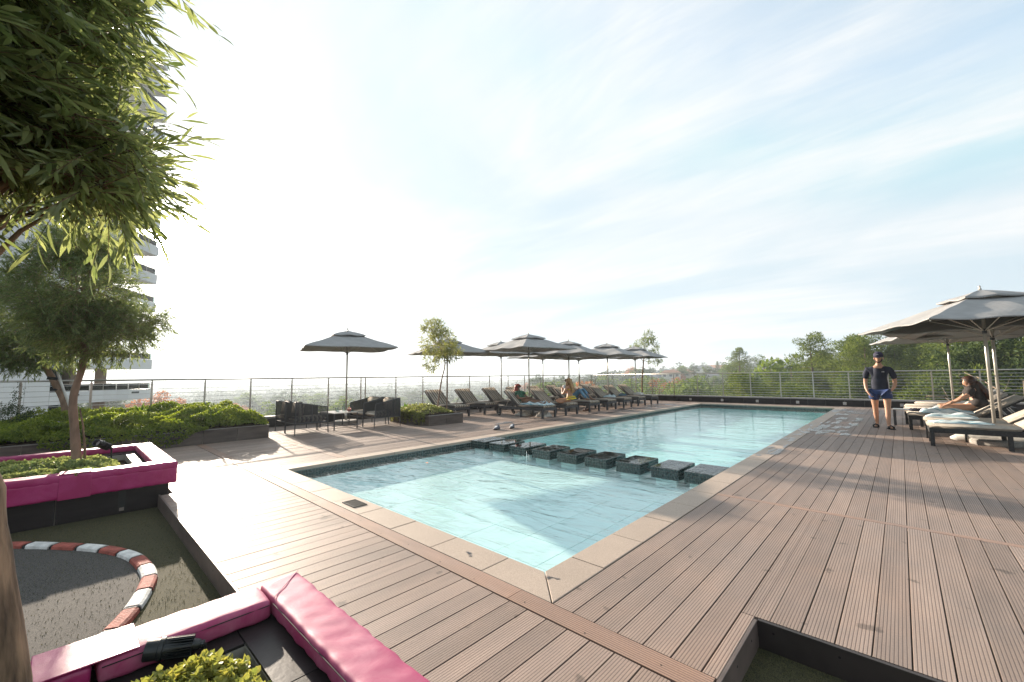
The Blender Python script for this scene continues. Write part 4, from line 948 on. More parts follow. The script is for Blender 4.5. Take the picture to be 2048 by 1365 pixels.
MB().tube([(-8.57, 5.85, .3), (-8.58, 5.86, 2.1)], .016, 6).build('tree_stake', BARKP); tag(bpy.data.objects['tree_stake.001'], 'thin wooden stake beside the small airy young tree', 'stake')
terrace_tree('thin sparse tree at the far left corner of the terrace behind the last parasol', [(-8.0, 18.2, .05), (-8.02, 18.2, .8), (-7.95, 18.2, 1.5), (-7.86, 18.2, 2.2), (-7.8, 18.2, 2.8)],
    [.05, .045, .04, .03, .015], [((-7.75, 18.2, 2.75), (.7, .62, .50), 330), ((-7.55, 18.2, 3.3), (.3, .3, .3), 110), ((-7.3, 18.2, 2.15), (.4, .4, .3), 110), ((-8.5, 18.2, 2.7), (.2, .2, .2), 20)],
    (.15, .28), 9, (.05, .08), (.02, .03), L_WILL2, BARK, .15, 6, seg=8, holes=.3)

# spotlights
def spotlight(label, loc, axis, s=1.0):
    t = thing('garden_spotlight', label, 'spotlight', loc, 0)
    M_ = Vector(axis).to_track_quat('Z', 'Y').to_matrix().to_4x4() @ Matrix.Scale(s, 4)
    h = MB().lathe((0, 0, 0), [(.018, -.085), (.022, -.07), (.024, -.02), (.030, .0), (.036, .03), (.036, .036), (.042, .038), (.042, .052), (.038, .055), (.038, .098), (.0335, .098), (.0335, .060), (.001, .058)], 28, M=M_).build('housing', SPOTB, t, smooth=False)
    for k in range(22):
        a = k * 2 * PI / 22; mb = MB(); mb.box(-.0015, .0015, .020, .038, -.06, .036, M=M_ @ Matrix.Rotation(a, 4, 'Z')); mb.build('fin', SPOTB, h)
    MB().lathe((0, 0, 0), [(.001, .059), (.032, .059), (.032, .061), (.001, .061)], 20, M=M_).build('lens', LENS, t)
    j = M_ @ Vector((0, 0, -.10)); MB().tube([M_ @ Vector((0, 0, -.08)), j], .014 * s, 10).build('knuckle', SPOTB, t)
    MB().tube([j, j + Vector((.01, .01, -.30))], .008 * s, 8).build('stake', SPOTB, t)
    return t
spotlight('large ribbed black spotlight close to the camera above the nearest planter', (-0.20, -1.99, 0.335), (-.35, -.9, .12), .92)
spotlight('small black spotlight on a stem at the back rim of the middle padded planter', (-6.25, -1.93, 0.46), (.5, -.5, .35), 1.3)

# ================================================================== TRACK
asph = [(-4.6, -2.95), (-4.1, -2.58), (-3.93, -2.50), (-3.7, -2.29), (-3.45, -2.12), (-3.2, -1.99), (-2.93, -1.9), (-2.64, -1.86), (-2.36, -1.87), (-2.12, -1.92), (-1.84, -2.02), (-1.6, -2.14), (-1.3, -2.32), (-0.9, -2.6), (-.5, -2.9), (-.45, -4.5), (-4.6, -4.5)]
MB().prism(asph, -0.150, -0.141).build('rubber_track', ASPHALT)['kind'] = 'structure'
cl_ = [(-4.75, -3.2), (-4.35, -2.8), (-4.02, -2.50), (-3.75, -2.29), (-3.48, -2.10), (-3.23, -1.965), (-2.94, -1.865), (-2.64, -1.825), (-2.39, -1.82), (-2.20, -1.855), (-1.97, -1.92), (-1.76, -2.00), (-1.55, -2.11), (-1.25, -2.29), (-.85, -2.58)]
# dense arc-length resample
def dens(P_, k=24):
    o_ = []
    for i in range(len(P_) - 1):
        p0, p1, p2, p3 = [Vector((*P_[max(0, min(len(P_) - 1, i + d))], 0)) for d in (-1, 0, 1, 2)]
        for j in range(k):
            u = j / k; o_.append(0.5 * ((2 * p1) + (-p0 + p2) * u + (2 * p0 - 5 * p1 + 4 * p2 - p3) * u * u + (-p0 + 3 * p1 - 3 * p2 + p3) * u ** 3))
    return o_
dl_ = dens(cl_); kt = struct('track_kerb'); acc = 0; seg_ = [dl_[0]]; idx = 0; segL = .255
runs = []
for a, b in zip(dl_, dl_[1:]):
    acc += (b - a).length; seg_.append(b)
    if acc > segL: runs.append(seg_); seg_ = [b]; acc = 0
for i, rn in enumerate(runs):
    def sweep(pts, hw, z0, z1, mm, nm, par):
        mb = MB(); vv = []; n_ = len(pts)
        for k, p in enumerate(pts):
            d = (pts[min(k + 1, n_ - 1)] - pts[max(k - 1, 0)]).normalized(); s_ = Vector((d.y, -d.x, 0))
            for u, zz_ in ((-1, z0), (-.92, z0 + (z1 - z0) * .7), (-.6, z1), (.6, z1), (.92, z0 + (z1 - z0) * .7), (1, z0)): vv.append(p + s_ * hw * u + Vector((0, 0, zz_)))
        ff = [(6 * k + q, 6 * (k + 1) + q, 6 * (k + 1) + q + 1, 6 * k + q + 1) for k in range(n_ - 1) for q in range(5)] + [tuple(range(6)), tuple(6 * (n_ - 1) + q for q in range(6))[::-1]]
        mb.add(vv, ff); mb.build(nm, mm, par, smooth=False)
    pts = rn[::3] + ([rn[-1]] if rn[-1] != rn[::3][-1] else [])
    cut = max(1, int(len(rn) * .07)); body = rn[cut:-cut][::2]
    sweep(body, .050, -0.144, -0.108, KWHITE if i % 2 == 0 else KRED, 'kerb_block', kt)
    sweep([rn[-cut - 1], rn[-1]], .048, -0.144, -0.112, BLACK, 'joint', kt)
    if i == 0: sweep([rn[0], rn[cut]], .048, -0.144, -0.112, BLACK, 'joint', kt)

# ================================================================== PARASOLS
def canopy_mesh(a, ze, za, r0, name, lift=0.0, val=.07, nn=14, seed=0):
    bm = bmesh.new(); vs = {}; q = random.Random(seed)
    def zf(x, y):
        m = max(abs(x), abs(y)) / a; mn = min(abs(x), abs(y)) / a
        z = za - (za - ze) * m + lift
        fold = math.sin(PI * mn / max(m, 1e-3)) if m > 0 else 0
        z -= .018 * fold * m * (1 if mn / max(m, 1e-3) < 1 else 0)
        z += .012 * math.sin(x * 7 + seed) * math.sin(y * 6 + seed * 2)
        return z
    N_ = nn * 2
    for i in range(N_ + 1):
        for j in range(N_ + 1):
            x = a * (i / nn - 1); y = a * (j / nn - 1); vs[i, j] = bm.verts.new((x, y, zf(x, y)))
    for i in range(N_):
        for j in range(N_):
            xm = abs((i + .5) / nn - 1); ym = abs((j + .5) / nn - 1)
            if max(xm, ym) * a < r0: continue
            # split along the diagonals so the ridges stay straight
            A, B_, C_, D_ = vs[i, j], vs[i + 1, j], vs[i + 1, j + 1], vs[i, j + 1]
            if (i - nn + .5) * (j - nn + .5) > 0: bm.faces.new((A, B_, C_)); bm.faces.new((A, C_, D_))
            else: bm.faces.new((A, B_, D_)); bm.faces.new((B_, C_, D_))
    if val:
        rim = [(i, 0) for i in range(N_)] + [(N_, j) for j in range(N_)] + [(N_ - i, N_) for i in range(N_)] + [(0, N_ - j) for j in range(N_)]
        low = [bm.verts.new(vs[r_].co + Vector((0, 0, -val))) for r_ in rim]
        for k in range(len(rim)): bm.faces.new((vs[rim[k]], vs[rim[(k + 1) % len(rim)]], low[(k + 1) % len(rim)], low[k]))
    bmesh.ops.delete(bm, geom=[v for v in bm.verts if not v.link_faces], context='VERTS')
    me = bpy.data.meshes.new(name); bm.to_mesh(me); bm.free(); me.materials.append(PARASOL)
    return me
def make_parasol(a=1.22, ze=2.24, za=2.80, seed=0, val=.02):
    t = thing('parasol', 'x', 'parasol', (0, 0, 0), 0, 'square grey parasols on steel poles')
    cn = link('canopy', canopy_mesh(a, ze, za - .06, .26, 'canopy', seed=seed, val=val), t); so_ = cn.modifiers.new('s', 'SOLIDIFY'); so_.thickness = .004
    vm = canopy_mesh(.44, za - .16, za + .0, 0, 'vent_flap', nn=8, seed=seed + 3, val=.03)
    vf = link('vent_flap', vm, t); so_ = vf.modifiers.new('s', 'SOLIDIFY'); so_.thickness = .004
    MB().tube([(0, 0, 0.1), (0, 0, za + .02)], .025, 14).build('pole', STEELP, t, smooth=True)
    MB().lathe((0, 0, za), [(.014, 0), (.022, .015), (.012, .03), (.020, .055), (.004, .085)], 12).build('finial', STEELP, t, smooth=True)
    MB().lathe((0, 0, ze - .14), [(.026, -.05), (.034, -.04), (.034, .03), (.028, .04)], 14).build('runner', BROWNW, t)
    rimz = lambda f: za - .06 - (za - .06 - ze) * f - .035
    for k in range(8):
        an = k * PI / 4; ln = a * (math.sqrt(2) if k % 2 else 1) * .985; d = Vector((math.cos(an), math.sin(an), 0))
        r_ = MB().tube([d * .03 + Vector((0, 0, rimz(0) - .02)), d * ln * .5 + Vector((0, 0, rimz(.5))), d * ln + Vector((0, 0, rimz(1) + .005))], .010, 6).build('rib', STEELP, t)
        MB().tube([d * .03 + Vector((0, 0, ze - .13)), d * ln * .52 + Vector((0, 0, rimz(.52) - .012))], .009, 6).build('strut', STEELP, r_)
    MB().lathe((0, 0, 0), [(.33, .0), (.34, .02), (.34, .08), (.31, .105), (.10, .115)], 30).build('base', CONC, t)
    MB().tube([(0, 0, .10), (0, 0, .32)], .032, 12).build('sleeve', STEEL, t, smooth=True)
    return t
def plant_parasol(src, x, y, th, label, dz=0.0, sc=1.0):
    c = copy_tree(src, (x, y, dz), R(th), label); c.scale = (sc, sc, 1); return c
par = make_parasol(seed=1)
par.location = (-10.30, 3.42, 0); par.rotation_euler = (0, 0, R(-17)); par['label'] = 'grey parasol standing alone over the dining table and chairs'
mainp = par
PS = [(-10.5, 7.38, -20, 'grey parasol hidden behind the small airy young tree', 0), (-10.45, 10.2, -14, 'grey parasol in the back row directly left of the tallest looking parasol', .04),
      (-7.85, 8.98, -10, 'largest looking grey parasol of the lounger rows, over the red haired woman', .07), (-10.4, 12.95, -6, 'grey parasol in the back row tucked behind the largest looking parasol', -.02),
      (-8.0, 11.66, 12, 'grey parasol above the seated couple', -.02), (-10.4, 15.95, 8, 'grey parasol in the back row seen under the canopies beyond the couple', 0),
      (-7.75, 14.30, 7, 'second to last grey parasol of the front lounger row', -.02), (-7.68, 16.85, 5, 'last grey parasol of the front lounger row, before the thin corner tree', -.04)]
for x, y, th, lab, dz in PS: plant_parasol(mainp, x, y, th, lab, dz)
big = make_parasol(a=1.42, ze=2.22, za=2.86, seed=5, val=.02)
big.location = (3.08, 9.28, 0); big.rotation_euler = (0, 0, R(22)); big['label'] = 'nearest and largest grey parasol at the right edge above the wicker loungers'
plant_parasol(big, 3.33, 10.75, -12, 'middle one of the three grey parasols at the right edge', -.06)
plant_parasol(big, 2.85, 13.55, 14, 'farthest and lowest of the three grey parasols at the right edge', -.02, .93)

# ================================================================== LOUNGERS
def rounded_box(x0, x1, y0, y1, z0, z1, r=.03, seg=3, M=None, sub=0, puff=0):
    bm = bmesh.new(); bmesh.ops.create_cube(bm, size=1)
    for v in bm.verts: v.co = Vector((x0 + (x1 - x0) * (v.co.x + .5), y0 + (y1 - y0) * (v.co.y + .5), z0 + (z1 - z0) * (v.co.z + .5)))
    bmesh.ops.bevel(bm, geom=list(bm.edges), offset=r, segments=seg, affect='EDGES')
    if M: bmesh.ops.transform(bm, matrix=M, verts=bm.verts)
    return bm
def bm_obj(bm, name, m, t, smooth=True):
    me = bpy.data.meshes.new(name); bm.to_mesh(me); bm.free(); me.materials.append(m)
    if smooth: me.polygons.foreach_set('use_smooth', [True] * len(me.polygons))
    return link(name, me, t)
HINGE, BA = .84, R(40)
def make_lounger(mm, ang=BA, flat=False, wicker=True):
    t = thing('sun_lounger', 'x', 'sun lounger')
    wd = .36; fr_ = WICK if wicker else BROWNW
    f = MB(); f.box(0.03, 1.93, -wd, -wd + .035, .24, .325); f.box(0.03, 1.93, wd - .035, wd, .24, .325); f.box(1.93, 1.965, -wd, wd, .24, .325); f.box(0, .03, -wd, wd, .26, .325)
    f.build('frame', fr_, t, bevel=.004)
    for x in (.02, .98, 1.90):
        for y in (-wd + .006, wd - .066):
            if x == .98: y += .012 if y < 0 else -.012
            MB().box(x, x + .06, y, y + .06, 0 if x > .1 else .07, .239).build('leg', fr_, t, bevel=.003)
    for y in (-wd - .012, wd + .002):
        wl = MB(); M_ = Matrix.Translation((.05, y, .065)) @ Matrix.Rotation(-PI / 2, 4, 'X'); wl.lathe((0, 0, 0), [(.02, -.022), (.060, -.022), (.065, -.01), (.065, .008), (.058, .014), (.02, .014)], 18, M=M_); w_ = wl.build('wheel', BLACK, t)
        hb = MB(); hb.lathe((0, 0, 0), [(.002, -.026), (.028, -.026), (.028, .018), (.002, .018)], 12, M=M_); hb.build('hub', CONC, w_)
    MB().box(.9, 1.93, -wd + .036, wd - .036, .28, .31).build('deck_panel', fr_, t)
    bm_obj(rounded_box(HINGE + .01, 1.985, -.345, .345, .327, .405, .028), 'seat_mattress', mm, t)
    M_ = Matrix.Translation((HINGE + .02, 0, .335)) @ Matrix.Rotation(ang, 4, 'Y')
    bm_obj(rounded_box(-.80, -.0, -.345, .345, .0, .075, .026), 'back_mattress', mm, t).matrix_local = M_
    b_ = MB(); b_.box(-.80, 0, -.34, -.31, -.03, -.002); b_.box(-.80, 0, .31, .34, -.03, -.002); b_.box(-.80, -.765, -.31, .31, -.03, -.002)
    for k in range(7): b_.box(-.70 + k * .1, -.66 + k * .1, -.31, .31, -.02, -.006)
    b_.build('back_frame', fr_, t).matrix_local = M_
    e = M_ @ Vector((-.5, 0, -.03))
    MB().tube([e + Vector((0, -.25, 0)), Vector((.22, -.25, .27)), Vector((.22, .25, .27)), e + Vector((0, .25, 0))], .009, 6).build('prop', STEEL, t)
    return t
lg = make_lounger(MSTRIPE, wicker=False); lg['group'] = 'brown striped sun loungers on the left side'
lrow = [(y0 + y1) / 2 for y0, y1 in ((7.95, 8.70), (9.27, 10.05), (10.72, 11.45), (11.87, 12.62), (13.2, 13.97), (14.53, 15.2), (15.86, 16.5))]
fl_ = ['front lounger carrying the red haired woman and a blue white towel', 'front lounger with the blonde woman sitting on its foot end', 'front lounger on which the man in jeans sits', 'empty looking front lounger right behind the man in jeans',
       'front lounger with a crumpled white towel, third from the far end', 'front lounger with a rolled blue towel, second from the far end', 'front lounger nearest the far corner with white towel at its head']
for i, y in enumerate(lrow):
    if i == 0: lg.location = (-6.43 - 1.965, y, 0); lg['label'] = fl_[0]
    else: copy_tree(lg, (-6.43 - 1.965 + random.uniform(-.03, .03), y, 0), R(random.uniform(-1.5, 1.5)), fl_[i])
bl = ['striped lounger directly behind the small airy young tree, nearest the dining chairs', 'striped lounger in the back row, second from the young tree', 'striped lounger in the back row, third from the young tree', 'striped back row lounger whose backrest shows left of the red haired woman',
      'striped back row lounger whose backrest shows right of the red haired woman', 'striped back row lounger seen between the red haired woman and the couple', 'striped back row lounger mostly hidden behind the couple', 'striped back row lounger behind the couple towards the far corner']
for i, y in enumerate([6.85, 8.23, 9.66, 11.07, 12.5, 13.85, 15.2, 16.8]):
    copy_tree(lg, (-9.0 - 1.965 + random.uniform(-.04, .04), y, 0), R(random.uniform(-1.5, 1.5)), bl[i])
rl = make_lounger(MBEIGE, ang=R(33)); rl['group'] = 'wicker sun loungers with beige mattresses on the right side'
rlab = ['nearest dark wicker lounger with beige mattress and folded towel at the right edge', 'second wicker lounger from the camera at the right edge, towel on its foot end', 'wicker lounger on which the long haired woman in black sits', 'first beige wicker lounger behind the long haired woman',
        'second beige wicker lounger behind the long haired woman', 'farthest beige wicker lounger by the far railing']
for i, (x, y) in enumerate([(2.18, 8.78), (2.17, 9.90), (1.93, 11.45), (1.88, 12.75), (1.9, 14.1), (2.15, 15.7)]):
    if i == 0: rl.location = (x + 1.985, y, 0); rl.rotation_euler = (0, 0, PI); rl['label'] = rlab[0]
    else: copy_tree(rl, (x + 1.985, y, 0), PI + R(random.uniform(-2, 2)), rlab[i])
# low side table in the right row
t = thing('side_table', 'low dark side table with pale metal rim between the walking man and the wicker loungers', 'side table', (1.95, 12.15, 0))
MB().box(-.27, .27, -.20, .20, .385, .405).build('table_top', STEEL, t, bevel=.003)
for sx in (-1, 1):
    for sy in (-1, 1): MB().box(sx * .24 - .025, sx * .24 + .025, sy * .17 - .025, sy * .17 + .025, 0, .384).build('leg', BROWNW, t)

# ---- towels, bags, shoes
def cloth(name, label, cat, cx, cy_, z, lx, ly, h, m, seed, rz=0, nx=26, ny=18, edge=.004):
    bm = bmesh.new(); q = random.Random(seed); a = [q.uniform(4, 13) for _ in range(6)]; b = [q.uniform(0, 6) for _ in range(6)]; vs = {}
    for i in range(nx + 1):
        for j in range(ny + 1):
            u, v = i / nx - .5, j / ny - .5
            e = max(0, 1 - (2 * abs(u)) ** 3) * max(0, 1 - (2 * abs(v)) ** 3)
            w_ = abs(math.sin(u * a[0] + v * a[1] * .6 + b[0]) * .55 + math.sin(u * a[2] * 1.4 - v * a[3] + b[1]) * .3 + math.sin((u + v) * a[4] * 2.2 + b[2]) * .25)
            x = lx * (u + .03 * math.sin(v * a[5] + b[3])); y = ly * (v + .04 * math.sin(u * a[4] + b[4]))
            vs[i, j] = bm.verts.new((x, y, edge + h * (e ** .6) * (.35 + .65 * w_)))
    for i in range(nx):
        for j in range(ny): bm.faces.new((vs[i, j], vs[i + 1, j], vs[i + 1, j + 1], vs[i, j + 1]))
    me = bpy.data.meshes.new(name); bm.to_mesh(me); bm.free(); me.materials.append(m); me.polygons.foreach_set('use_smooth', [True] * len(me.polygons))
    o = link(name, me, None, (cx, cy_, z), (0, 0, R(rz))); so_ = o.modifiers.new('s', 'SOLIDIFY'); so_.thickness = .008; so_.offset = 1
    return tag(o, label, cat)
cloth('towel', 'pale blue striped towel spread over the legs of the red haired woman', 'towel', -6.95, 8.33, .405, 1.05, .62, .13, TOWEL, 3)
cloth('towel', 'crumpled white towel on the lounger third from the far end of the left row', 'towel', -7.25, 13.55, .405, .5, .45, .12, TOWEL, 4, 20)
cloth('towel', 'dark blue rolled towel on the lounger second from the far end of the left row', 'towel', -7.35, 14.85, .405, .22, .5, .12, mat('steel_blue_towel', (.07, .12, .16), .9), 5)
cloth('towel', 'white towel against the backrest of the lounger nearest the far corner', 'towel', -7.2, 16.15, .405, .4, .4, .13, WHITEF, 6)
cloth('towel', 'folded pale towel lying flat on the nearest wicker lounger', 'towel', 2.62, 8.74, .405, .75, .42, .045, TOWEL, 7, 8)
cloth('towel', 'crumpled blue and white towel on the second wicker lounger', 'towel', 2.58, 9.95, .405, .72, .48, .10, TOWEL, 8, -6)
cloth('towel', 'bunched blue white towel beside the long haired woman', 'towel', 2.58, 11.25, .405, .8, .5, .17, TOWEL, 9, 5)
cloth('towel', 'small dark and orange cloth at the foot of the lounger of the long haired woman', 'towel', 2.12, 11.55, .405, .28, .22, .07, NAVY, 10, 15)
cloth('bag', 'crumpled white bag on the deck under the front lounger of the red haired woman', 'bag', -6.86, 8.55, .0, .42, .38, .22, WHITEF, 11)
cloth('bag', 'beige bundle on the deck under the front lounger, left of the white bag', 'bag', -7.7, 8.45, .0, .5, .35, .16, WHITEF, 12)
cloth('bag', 'small brown bag on the deck under the lounger of the man in jeans', 'bag', -6.9, 11.2, .0, .25, .2, .10, mat('brown_bag', (.14, .07, .05), .8), 13)
# bolster under the nearest wicker lounger
t = thing('bolster', 'long rolled beige mattress with dark strap lying under the nearest wicker lounger', 'rolled mattress', (3.12, 9.28, .085), R(-8))
mb = MB(); q = [(-.62, 0, -.02), (-.52, 0, 0), (-.3, 0, .01), (0, 0, 0), (.3, 0, .01), (.52, 0, 0), (.60, 0, -.01)]; mb.tube(q, [.02, .07, .088, .085, .088, .075, .03], 14); mb.build('roll', WHITEF, t, smooth=True)
mb = MB(); mb.tube([(-.42, 0, .005), (-.39, 0, .005)], .086, 16); mb.build('strap', BLACK, t)
def shoe(label, x, y, rz):
    t = thing('shoe', label, 'shoe', (x, y, .002), R(rz), 'pair of shoes left on the deck')
    s_ = MB(); out_ = [(-.13, -.035), (-.10, -.045), (0, -.04), (.09, -.05), (.135, -.03), (.14, .02), (.09, .045), (0, .035), (-.10, .04), (-.13, .03)]
    s_.prism(out_, 0, .028); s_.build('sole', BLACK, t, bevel=.004)
    u = MB(); prof = [(-.125, .034, .075), (-.08, .038, .085), (-.02, .036, .070), (.04, .042, .055), (.10, .042, .038), (.132, .022, .020)]
    vv = []; ns = 9
    for x_, w_, h_ in prof:
        for k in range(ns): a = PI * k / (ns - 1); vv.append((x_, -w_ * math.cos(a), .028 + h_ * math.sin(a)))
    ff = [(i * ns + k, i * ns + k + 1, (i + 1) * ns + k + 1, (i + 1) * ns + k) for i in range(len(prof) - 1) for k in range(ns - 1)]
    ff += [tuple(range(ns)), tuple((len(prof) - 1) * ns + k for k in range(ns))[::-1]]
    u.add(vv, ff); u.build('upper', mat('grey_shoe_cloth', (.10, .11, .14), .6), t, smooth=True)
    MB().box(-.02, .09, -.03, .03, .086, .09, M=Matrix.Rotation(R(14), 4, 'Y')).build('strap', WPRINT, t)
shoe('dark grey shoe on the left deck by the pool, the nearer of the pair', -5.70, 5.20, -70); shoe('dark grey shoe on the left deck by the pool, the farther of the pair', -5.60, 5.66, -62)
o = MB().add([(0, 0, .002), (.05, .012, .012), (.09, 0, .004), (.05, -.02, .0)], [(0, 1, 2), (0, 2, 3)]).build('fallen_leaf', ORANGE); o.location = (-4.1, 1.9, WZ + .004); tag(o, 'orange leaf floating on the shallow pool', 'leaf')

# ================================================================== DINING GROUP
WEAVE = mk_mesh_weave()
def weave(a, b, c, d, name, t, density=70):
    """panel a-b bottom, d-c top, vertical ropes along a->d; UV.x counts ropes"""
    me = bpy.data.meshes.new(name); me.from_pydata([a, b, c, d], [], [(0, 1, 2, 3)]); me.update(); me.materials.append(WEAVE)
    L_ = (Vector(b) - Vector(a)).length; uv = me.uv_layers.new(); k = L_ * density
    for i, q in enumerate([(0, 0), (k, 0), (k, 1), (0, 1)]): uv.data[i].uv = q
    o = link(name, me, t); so_ = o.modifiers.new('s', 'SOLIDIFY'); so_.thickness = .009
    return o
def make_chair():
    """facing +Y; width along X .62, depth .78"""
    t = thing('armchair', 'x', 'armchair'); w_ = .31; yb, yf = 0.0, .78; zb, zf = .775, .64
    tb = .013
    MB().tube([(-w_, yf, 0), (-w_, yf - .03, zf), (-w_, yb, zb), (w_, yb, zb), (w_, yf - .03, zf), (w_, yf, 0)], tb, 8).build('frame', BROWNW, t)
    for x in (-w_, w_): MB().tube([(x, yb - .01, 0), (x, yb, zb)], tb, 8).build('leg', BROWNW, t); MB().tube([(x, yb, .27), (x, yf - .02, .27)], tb * .9, 8).build('rail', BROWNW, t); MB().tube([(x, .38, .27), (x, .38, zb - (zb - zf) * .5)], tb * .8, 6).build('upright', BROWNW, t)
    MB().tube([(-w_, yb, .27), (w_, yb, .27)], tb * .9, 8).build('rail', BROWNW, t); MB().tube([(-w_, yf - .02, .27), (w_, yf - .02, .27)], tb * .9, 8).build('rail', BROWNW, t)
    weave((-w_, yb, .27), (w_, yb, .27), (w_, yb, zb), (-w_, yb, zb), 'back_weave', t)
    for x in (-w_, w_): weave((x, yb, .27), (x, yf - .02, .27), (x, yf - .03, zf), (x, yb, zb), 'side_weave', t)
    bm_obj(rounded_box(-.29, .29, .04, .74, .30, .42, .04), 'seat_cushion', MSTRIPE, t)
    bm_obj(rounded_box(-.27, .27, .03, .15, .40, .80, .05, M=Matrix.Rotation(R(-6), 4, 'X')), 'back_cushion', MSTRIPE, t)
    return t
ch = make_chair(); ch['group'] = 'woven rope armchairs round the low table'
ch.location = (-9.02, 1.44, 0); ch['label'] = 'dark woven armchair on the left of the table, nearest the pool'
copy_tree(ch, (-9.78, 1.46, 0), R(2), 'dark woven armchair on the left of the table, nearest the railing')
copy_tree(ch, (-8.80, 4.13, 0), PI, 'dark woven armchair right of the table, nearest the pool and square planter')
copy_tree(ch, (-9.62, 4.10, 0), PI + R(9), 'dark woven armchair right of the table, turned slightly, nearest the railing')
t = thing('low_table', 'low square table with pale top and thin dark legs, between four woven armchairs', 'table', (-9.35, 2.77, 0))
MB().box(-.46, .46, -.33, .33, .425, .445).build('table_top', TABLET, t, bevel=.003)
for sx in (-1, 1):
    for sy in (-1, 1): MB().box(sx * .44 - .012, sx * .44 + .012, sy * .31 - .012, sy * .31 + .012, 0, .424).build('leg', BROWNW, t)
    MB().box(sx * .44 - .01, sx * .44 + .01, -.30, .30, .10, .118).build('rail', BROWNW, t)
MB().box(-.43, .43, .30, .32, .10, .118).build('rail', BROWNW, t); MB().box(-.43, .43, -.32, -.30, .10, .118).build('rail', BROWNW, t)
def vessel(name, label, cat, x, y, prof, m, fill=None):
    o = MB().lathe((0, 0, 0), prof, 18).build(name, m, None, smooth=True); o.location = (x, y, .446); tag(o, label, cat)
    if fill: MB().lathe((0, 0, 0), fill[0], 16).build('drink', fill[1], o, smooth=True)
    return o
vessel('glass_bottle', 'tall clear glass bottle standing on the low table', 'bottle', -9.50, 2.98, [(.036, 0), (.040, .01), (.040, .12), (.018, .17), (.015, .22), (.018, .225)], GLASS)
vessel('drinking_glass', 'clear tumbler left of the bottle on the low table', 'glass', -9.50, 2.78, [(.03, 0), (.038, .005), (.042, .10)], GLASS)
vessel('drinking_glass', 'small tumbler in front of the bottle on the low table', 'glass', -9.30, 2.72, [(.03, 0), (.036, .005), (.04, .06)], GLASS)
g_ = vessel('drinking_glass', 'round glass of pink drink with yellow straw on the low table', 'glass', -9.15, 2.97, [(.03, 0), (.055, .02), (.058, .06), (.045, .10)], GLASS, ([(.001, .004), (.05, .02), (.054, .06), (.001, .065)], PINKD))
MB().tube([(0, 0, .02), (-.03, 0, .19)], .004, 6).build('straw', YELLOW, g_)
vessel('water_jug', 'clear glass jug right of the pink drink on the low table', 'jug', -9.2, 3.06, [(.04, 0), (.048, .01), (.042, .10), (.046, .15)], GLASS)

# ================================================================== PEOPLE
def skin(name, nodes, edges, root, m, parent, sub=2):
    keys = list(nodes); idx = {k: i for i, k in enumerate(keys)}
    me = bpy.data.meshes.new(name); me.from_pydata([nodes[k][0] for k in keys], [(idx[a], idx[b]) for a, b in edges], []); me.update()
    o = link(name, me, parent); me.materials.append(m)
    md = o.modifiers.new('skin', 'SKIN'); md.use_smooth_shade = True; md.branch_smoothing = .6
    sv = me.skin_vertices[0].data
    for k in keys:
        r_ = nodes[k][1]; r_ = (r_, r_) if isinstance(r_, (int, float)) else r_
        sv[idx[k]].radius = r_; sv[idx[k]].use_root = (k == root)
    sb = o.modifiers.new('sub', 'SUBSURF'); sb.levels = sub; sb.render_levels = sub
    return o
def chain(nodes, edges, start, pts, pre):
    prev = start
    for i, (p, r_) in enumerate(pts):
        k = pre + str(i); nodes[k] = (tuple(p), r_); edges.append((prev, k)); prev = k
    return prev
def fingers(nodes, edges, wrist, pw, dirv, palm, side, pre, curl=.35, s=1.0):
    """palm plus four unequal fingers and a thumb; dirv hand direction, palm the palm normal, side towards the thumb"""
    d, n_, t = Vector(dirv).normalized(), Vector(palm).normalized(), Vector(side).normalized(); W0 = Vector(pw)
    pk = pre + 'palm'; nodes[pk] = (tuple(W0 + d * .045 * s), (.030 * s, .017 * s)); edges.append((wrist, pk))
    for i, (off, L_) in enumerate(((.026, .075), (.009, .085), (-.008, .078), (-.024, .060))):
        k0 = pre + 'k%d' % i; b0 = W0 + d * .085 * s + t * off * s; nodes[k0] = (tuple(b0), .0095 * s); edges.append((pk, k0))
        p1 = b0 + (d * math.cos(curl) + n_ * math.sin(curl)) * L_ * .5 * s; p2 = p1 + (d * math.cos(curl * 2.4) + n_ * math.sin(curl * 2.4)) * L_ * .5 * s
        nodes[pre + 'm%d' % i] = (tuple(p1), .0085 * s); nodes[pre + 'e%d' % i] = (tuple(p2), .007 * s); edges += [(k0, pre + 'm%d' % i), (pre + 'm%d' % i, pre + 'e%d' % i)]
    a = W0 + d * .03 * s + t * .034 * s; b_ = a + (d * .6 + t * .6 + n_ * .4).normalized() * .034 * s; c_ = b_ + (d * .85 + n_ * .5).normalized() * .028 * s
    for k, p in (('t0', a), ('t1', b_), ('t2', c_)): nodes[pre + k] = (tuple(p), .0095 * s)
    edges += [(pk, pre + 't0'), (pre + 't0', pre + 't1'), (pre + 't1', pre + 't2')]
def head_nodes(nodes, edges, neck, c, f, up, s=1.0):
    """c: centre of the head, f facing, up"""
    c, f, up = Vector(c), Vector(f).normalized(), Vector(up).normalized()
    for k, p, r_ in (('jaw', c - up * .075 * s + f * .030 * s, (.050 * s, .048 * s)), ('face', c - up * .015 * s + f * .018 * s, (.070 * s, .078 * s)), ('brow', c + up * .045 * s + f * .004 * s, (.074 * s, .086 * s)), ('crown', c + up * .088 * s - f * .008 * s, (.050 * s, .060 * s))):
        nodes[k] = (tuple(p), r_)
    nodes['nose'] = (tuple(c - up * .018 * s + f * .098 * s), (.011 * s, .013 * s))
    edges += [(neck, 'jaw'), ('jaw', 'face'), ('face', 'brow'), ('brow', 'crown'), ('face', 'nose')]
